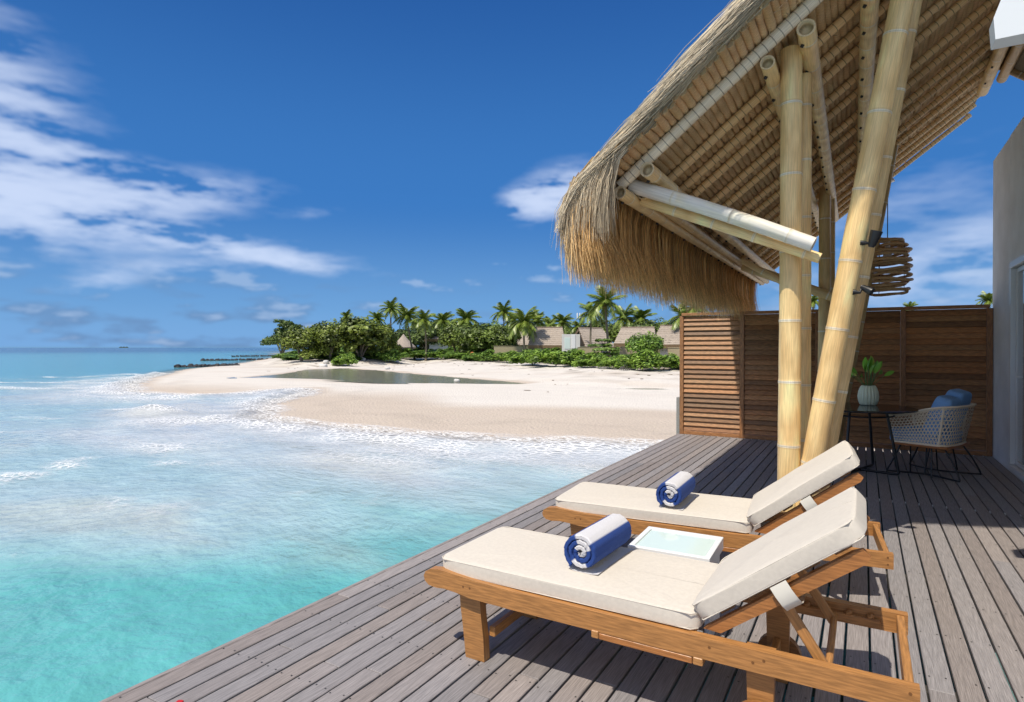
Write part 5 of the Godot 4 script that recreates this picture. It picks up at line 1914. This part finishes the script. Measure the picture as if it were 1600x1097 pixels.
	var palms := [
		[Vector3(-62.5, 0, -70.0), Vector3(-62.7, 7.21, -69.9), 1.6, "tallest thin palm at the right end of the left grove"],
		[Vector3(-61.5, 0, -74.1), Vector3(-62.6, 6.18, -73.5), 2.1, "palm leaning left, right of the tallest thin palm"],
		[Vector3(-58.1, 0, -72.6), Vector3(-58.3, 5.53, -72.5), 1.75, "upright palm with pale straight trunk rising from the beach's top edge"],
		[Vector3(-67.8, 0, -90.0), Vector3(-68.0, 6.19, -89.9), 2.1, "palm behind the trees right of the pale straight trunk"],
		[Vector3(-57.2, 0, -82.3), Vector3(-57.2, 5.89, -82.3), 2.2, "palm with wide crown above the tree left of the lifebuoy"],
		[Vector3(-57.1, 0, -94.0), Vector3(-57.1, 7.64, -94.0), 2.15, "tall lone palm standing clear of the trees in mid island"],
		[Vector3(-40.1, 0, -71.6), Vector3(-40.2, 4.64, -71.5), 2.3, "short full palm in front of the leftmost villa"],
		[Vector3(-46.9, 0, -88.4), Vector3(-47.2, 5.68, -88.3), 2.0, "palm behind the leftmost villa's ridge"],
		[Vector3(-56.3, 0, -111.9), Vector3(-56.6, 6.08, -111.7), 2.0, "far dark palm above the second villa's left part"],
		[Vector3(-47.6, 0, -99.6), Vector3(-47.8, 5.87, -99.5), 2.0, "palm above the second villa's right part"],
		[Vector3(-30.6, 0, -72.5), Vector3(-30.6, 5.82, -72.5), 1.8, "left palm of the tall pair by the third villa, with dark trunk"],
		[Vector3(-22.6, 0, -58.7), Vector3(-23.1, 5.84, -58.3), 1.85, "tallest near palm with pale curved trunk in front of the third villa"],
		[Vector3(-34.5, 0, -95.7), Vector3(-34.6, 6.21, -95.7), 2.3, "bushy palm right of the tallest near palm"],
		[Vector3(-32.0, 0, -97.2), Vector3(-32.1, 6.0, -97.1), 2.2, "palm above the middle of the right villa roof"],
		[Vector3(-81.9, 0, -79.4), Vector3(-81.9, 6.81, -79.4), 1.3, "small palm top poking out of the left grove, left one"],
		[Vector3(-73.6, 0, -78.5), Vector3(-73.6, 6.23, -78.5), 1.6, "small palm top poking out of the left grove, right one"],
		[Vector3(-16.2, 0, -62.4), Vector3(-16.1, 4.45, -62.5), 1.7, "palm half hidden by the thatch fringe, left of the timber screen"],
		[Vector3(-80.7, 0, -97.6), Vector3(-80.7, 6.08, -97.6), 1.6, "far palm between the leaning palm and the pale straight trunk"],
		[Vector3(-5.7, 0, -83.7), Vector3(-5.5, 7.10, -83.8), 1.1, "palm tip showing over the screen between the bamboo posts"],
		[Vector3(10.8, 0, -76.0), Vector3(10.7, 6.08, -75.9), 1.0, "palm tip showing over the screen beside the villa wall"],
		[Vector3(-60.6, 0, -103.6), Vector3(-60.7, 6.66, -103.5), 1.9, "far palm just right of the tall lone palm"],
		[Vector3(-53.3, 0, -119.5), Vector3(-53.6, 5.71, -119.3), 1.9, "far palm beside the green mast"],
		[Vector3(4.8, 0, -89.9), Vector3(4.9, 6.30, -89.9), 0.9, "palm tip just showing over the screen below the pendant lamp"],
		[Vector3(-12.5, 0, -50.6), Vector3(-12.2, 4.6, -50.8), 1.2, "palm directly behind the left corner of the timber screen"],
	]
	for q in palms:
		make_palm("palm_tree", q[3], q[0], q[1], q[2], fronds, null)
	# villas and garden walls
	make_villa("leftmost gabled thatched villa, behind the short full palm", Vector2(-47.5, -82.3), 4.24, 1.75, 3.0, 0.45)
	make_villa("second villa from the left with wide thatched roof facing the beach", Vector2(-38.3, -75.0), 4.19, 1.65, 3.7, 0.42)
	make_villa("third villa with its open dark gable turned left", Vector2(-33.0, -77.7), 4.10, 1.45, 3.4, 0.95)
	make_villa("villa behind the clipped round tree", Vector2(-24.1, -71.6), 3.85, 1.85, 3.6, 0.2)
	make_villa("rightmost villa, cut off by the timber screen", Vector2(-16.4, -62.0), 3.65, 1.65, 3.4, 0.1)
	make_villa("low villa roof just showing between trees left of the lifebuoy", Vector2(-68.4, -89.7), 4.39, 2.9, 3.6, 0.5)
	var g := ground(-69.0, -80.1)
	var hut := thing("conical_hut", "small hut with conical thatched roof behind the tallest thin palm", "hut", Vector3(-69.0, g - 0.1, -80.1))
	var mb := MB.new()
	mb.lathe(Vector3.ZERO, PackedVector2Array([Vector2(1.6, 0.0), Vector2(1.6, 1.7), Vector2(0.01, 1.75)]), 20)
	build("wall", mb, M.garden_wall, hut)
	mb = MB.new()
	mb.lathe(Vector3.ZERO, PackedVector2Array([Vector2(0.02, 3.85 - g), Vector2(0.5, 3.25 - g), Vector2(1.2, 2.45 - g), Vector2(2.1, 1.65 - g), Vector2(2.12, 1.3 - g), Vector2(1.7, 1.5 - g)]), 28)
	build("roof", mb, M.villa_roof, hut)
	var b := thing("bath_wall", "pale grey villa wall with glazed panel between two thatched gables", "wall", Vector3(-33.77, ground(-33.8, -73.0) - 0.1, -72.95), deg_to_rad(30.0))
	mb = MB.new()
	mb.box(Vector3(0, 1.65, 0), Vector3(2.4, 3.3, 0.3), 0.01)
	build("wall", mb, M.villa_wall, b)
	mb = MB.new()
	mb.box(Vector3(-0.5, 2.1, 0.16), Vector3(0.75, 1.5, 0.06), 0.01)
	build("window", mb, M.mint_glass, b)
	mb = MB.new()
	mb.box(Vector3(0.32, 2.35, 0.17), Vector3(0.5, 1.9, 0.1), 0.01)
	build("shutter", mb, M.white_lacquer, b)
	for q in [[Vector2(-43.7, -69.4), Vector2(-38.7, -72.4), 1.55, "beige garden wall left, in front of the leftmost villa"], [Vector2(-29.7, -66.1), Vector2(-27.2, -67.5), 1.4, "beige garden wall in the middle, below the third villa's gable"], [Vector2(-23.2, -62.9), Vector2(-18.7, -65.5), 1.4, "beige garden wall behind the clipped round tree"], [Vector2(-16.4, -57.7), Vector2(-12.7, -58.6), 1.34, "beige garden wall right, beside the timber screen"]]:
		var a: Vector2 = q[0]
		var e: Vector2 = q[1]
		var c := (a + e) * 0.5
		var gg := ground(c.x, c.y) - 0.3
		mb = MB.new()
		mb.box(Vector3(0, (q[2] - gg) * 0.5, 0), Vector3(a.distance_to(e), q[2] - gg, 0.2), 0.02)
		mb.box(Vector3(0, q[2] - gg + 0.03, 0), Vector3(a.distance_to(e) + 0.06, 0.06, 0.28), 0.01)
		var o := build("garden_wall", mb, M.garden_wall)
		o.position = Vector3(c.x, gg, c.y)
		o.rotation.y = -(e - a).angle()
		tag(o, q[3], "wall", "garden walls in front of the villas")
	# mast, lifebuoy, path lights, driftwood, stones
	var m := thing("radio_mast", "green mast with white antenna panels rising behind the villas", "mast", Vector3(-57.2, 0.2, -128.8))
	mb = MB.new()
	for k in 3:
		var a := TAU * k / 3.0
		mb.tube(PackedVector3Array([Vector3(cos(a) * 0.5, 0, sin(a) * 0.5), Vector3(cos(a) * 0.22, 9.0, sin(a) * 0.22)]), PackedFloat32Array([0.09, 0.07]), 6)
	for k in 12:
		mb.box(Vector3(0, k * 0.75 + 0.4, 0), Vector3(0.6, 0.07, 0.6), 0.0)
	build("lattice", mb, M.green_paint, m)
	for k in 3:
		mb = MB.new()
		mb.box(Vector3(-0.65 + 0.65 * k, 8.6, 0.3), Vector3(0.28, 1.3, 0.16), 0.02)
		build("antenna_panel", mb, M.white_lacquer, m)
	var buoy := thing("lifebuoy_stand", "orange lifebuoy hung on a post at the top of the beach", "lifebuoy", Vector3(-45.9, ground(-45.9, -67.6), -67.4), 0.5)
	mb = MB.new()
	var ring := []
	for k in 25:
		ring.append(Vector3(cos(TAU * k / 24.0) * 0.26, 0.85 + sin(TAU * k / 24.0) * 0.26, 0.08))
	rod(mb, ring, 0.07, false)
	build("ring", mb, M.orange, buoy)
	mb = MB.new()
	mb.box(Vector3(0, 0.6, 0), Vector3(0.08, 1.2, 0.08), 0.01)
	build("post", mb, M.teak, buoy)
	var spots := [Vector2(-27.5, -58.9), Vector2(-21.5, -56.2), Vector2(-13.9, -52.0), Vector2(-42.9, -67.5), Vector2(-64.5, -79.0)]
	var where := ["below the white villa wall", "right of the tallest near palm's foot", "beside the timber screen", "right of the lifebuoy", "at the three leaning palms' feet"]
	for k in spots.size():
		var p: Vector2 = spots[k] * 0.985
		var l := thing("path_light", "short white path light with dark top " + where[k], "path light", Vector3(p.x, ground(p.x, p.y), p.y), 0.0, "path lights along the top of the beach")
		mb = MB.new()
		mb.lathe(Vector3.ZERO, PackedVector2Array([Vector2(0.07, 0.0), Vector2(0.07, 0.32), Vector2(0.001, 0.33)]), 10)
		build("post", mb, M.white_lacquer, l)
		mb = MB.new()
		mb.lathe(Vector3(0, 0.33, 0), PackedVector2Array([Vector2(0.001, 0.12), Vector2(0.08, 0.1), Vector2(0.08, 0.0), Vector2(0.001, 0.0)]), 10)
		build("cap", mb, M.black_metal, l)
	var drift := thing("driftwood", "tangle of bleached driftwood branches under the bright bush near the screen", "driftwood", Vector3(-15.9, ground(-15.9, -45.6), -45.2))
	for k in 9:
		var a := k * 0.75
		mb = MB.new()
		var p := curve([Vector3(-0.75 + 0.15 * k, 0.03, 0.1 * cos(a)), Vector3(-0.6 + 0.16 * k, 0.22 + 0.07 * sin(a), 0.15), Vector3(-0.35 + 0.17 * k, 0.30 + 0.12 * cos(a), 0.1 * sin(a)), Vector3(-0.1 + 0.14 * k, 0.15 + 0.2 * (k % 3), 0.0)], 4)
		var radii := PackedFloat32Array()
		for i in p.size():
			radii.append(lerpf(0.06, 0.02, float(i) / p.size()))
		mb.tube(p, radii, 6)
		build("branch", mb, M.dead_wood, drift)
	var stones := [Vector2(-66.4, -58.6), Vector2(-57.3, -51.6), Vector2(-59.0, -53.6), Vector2(-58.0, -54.9), Vector2(-59.0, -58.3), Vector2(-60.6, -61.8), Vector2(-56.5, -50.9), Vector2(-44.9, -49.5), Vector2(-24.9, -34.6)]
	var about := ["at the far left foot of the grove", "below the left grove's second tree", "between two low branches of the left grove", "in the grove's shade, beside the small bright bush", "under the broadest tree", "under the grove's right end", "nearest the grove's front edge", "standing in the pond's far side", "in the near edge of the pond"]
	for k in stones.size():
		var p: Vector2 = stones[k]
		mb = MB.new()
		mb.cushion(Vector3(0, 0.16, 0), Vector3(rng.randf_range(0.7, 1.2), 0.5, 0.7) * (1.0 if k < 7 else 0.55), Basis(Vector3.UP, k * 1.1), 0.7, Color.WHITE, 0.0, 12, 8)
		var o := build("pale_boulder", mb, M.pale_rock)
		o.position = Vector3(p.x, maxf(ground(p.x, p.y), -1.1) - 0.03, p.y)
		tag(o, "pale boulder " + about[k], "boulder", "pale boulders by the grove and pond")
	# bits of seaweed, coral and twigs on the upper beach
	mb = MB.new()
	for i in 420:
		var p := Vector2(rng.randf_range(-62.0, -6.0), rng.randf_range(-66.0, -22.0))
		var dv := edge_distance(p, VEG)
		if dv > -1.0 or edge_distance(p, POND) > -1.0 or shore(p) < 9.0 or rng.randf() > exp((dv + 1.0) / 8.0) + 0.06:
			continue
		var big := rng.randf_range(0.06, 0.22)
		mb.cushion(Vector3(p.x, ground(p.x, p.y) + 0.01, p.y), Vector3(big * rng.randf_range(1.0, 3.0), 0.05, big), Basis(Vector3.UP, rng.randf() * TAU), 0.8, Color(0.20, 0.16, 0.12) * rng.randf_range(0.6, 1.6), 0.0, 7, 4)
	tag(build("beach_debris", mb, M.straw, null, "stuff"), "scattered twigs and seaweed bits on the upper beach", "debris")
	# three low groynes of black rocks
	var lines3 := [[Vector2(-77.2, -45.0), Vector2(-77.0, -52.0), "nearest and longest black rock groyne running out from the beach"], [Vector2(-111.5, -70.0), Vector2(-107.7, -79.4), "middle black rock groyne off the beach"], [Vector2(-152.1, -104.3), Vector2(-152.2, -119.1), "farthest black rock groyne by the leaning dark tree"]]
	for q in lines3:
		var a: Vector2 = q[0]
		var e: Vector2 = q[1]
		e = a + (e - a) * 1.25
		var t := thing("rock_groyne", q[2], "groyne", Vector3(a.x, SEA, a.y), 0.0, "black rock groynes")
		var count := 62
		for k in count:
			var p := (e - a) * (float(k) / count) + Vector2(rng.randf_range(-0.5, 0.5), rng.randf_range(-0.3, 0.3))
			mb = MB.new()
			mb.cushion(Vector3(p.x, 0.02 + 0.06 * rng.randf(), p.y), Vector3(rng.randf_range(0.4, 0.85), rng.randf_range(0.2, 0.42), rng.randf_range(0.4, 0.8)), Basis(Vector3(rng.randf(), 1, rng.randf()).normalized(), rng.randf() * TAU), 0.6, Color.WHITE * rng.randf_range(0.8, 1.5), 0.0, 9, 6)
			build("rock", mb, M.rock, t)
	# a low islet on the horizon
	mb = MB.new()
	for k in 9:
		mb.cushion(Vector3(-48 + k * 12, 0, 0), Vector3(16, 13 + 6 * sin(k * 2.1), 12), Basis(), 0.8, Color.WHITE, 0.0, 10, 8)
	var islet := build("islet", mb, M.foliage_far, null, "structure")
	islet.position = Vector3(-4300, SEA, -2150)
	tag(islet, "tiny dark islet on the horizon left of the grove", "")


func _ready() -> void:
	make_world()
	rng.seed = 20
	noise_a.seed = 3
	noise_a.frequency = 0.2
	noise_a.fractal_octaves = 4
	noise_b.seed = 8
	noise_b.frequency = 0.3
	noise_b.fractal_octaves = 4
	MB.mottle = noise_b
	make_materials()
	mat("foliage_far", lin(0.05, 0.085, 0.07), 0.9)
	make_ground()
	make_sea()
	make_deck()
	make_screen()
	make_villa_wall()
	make_canopy()
	make_island()
	make_small_things()
	make_lamps()
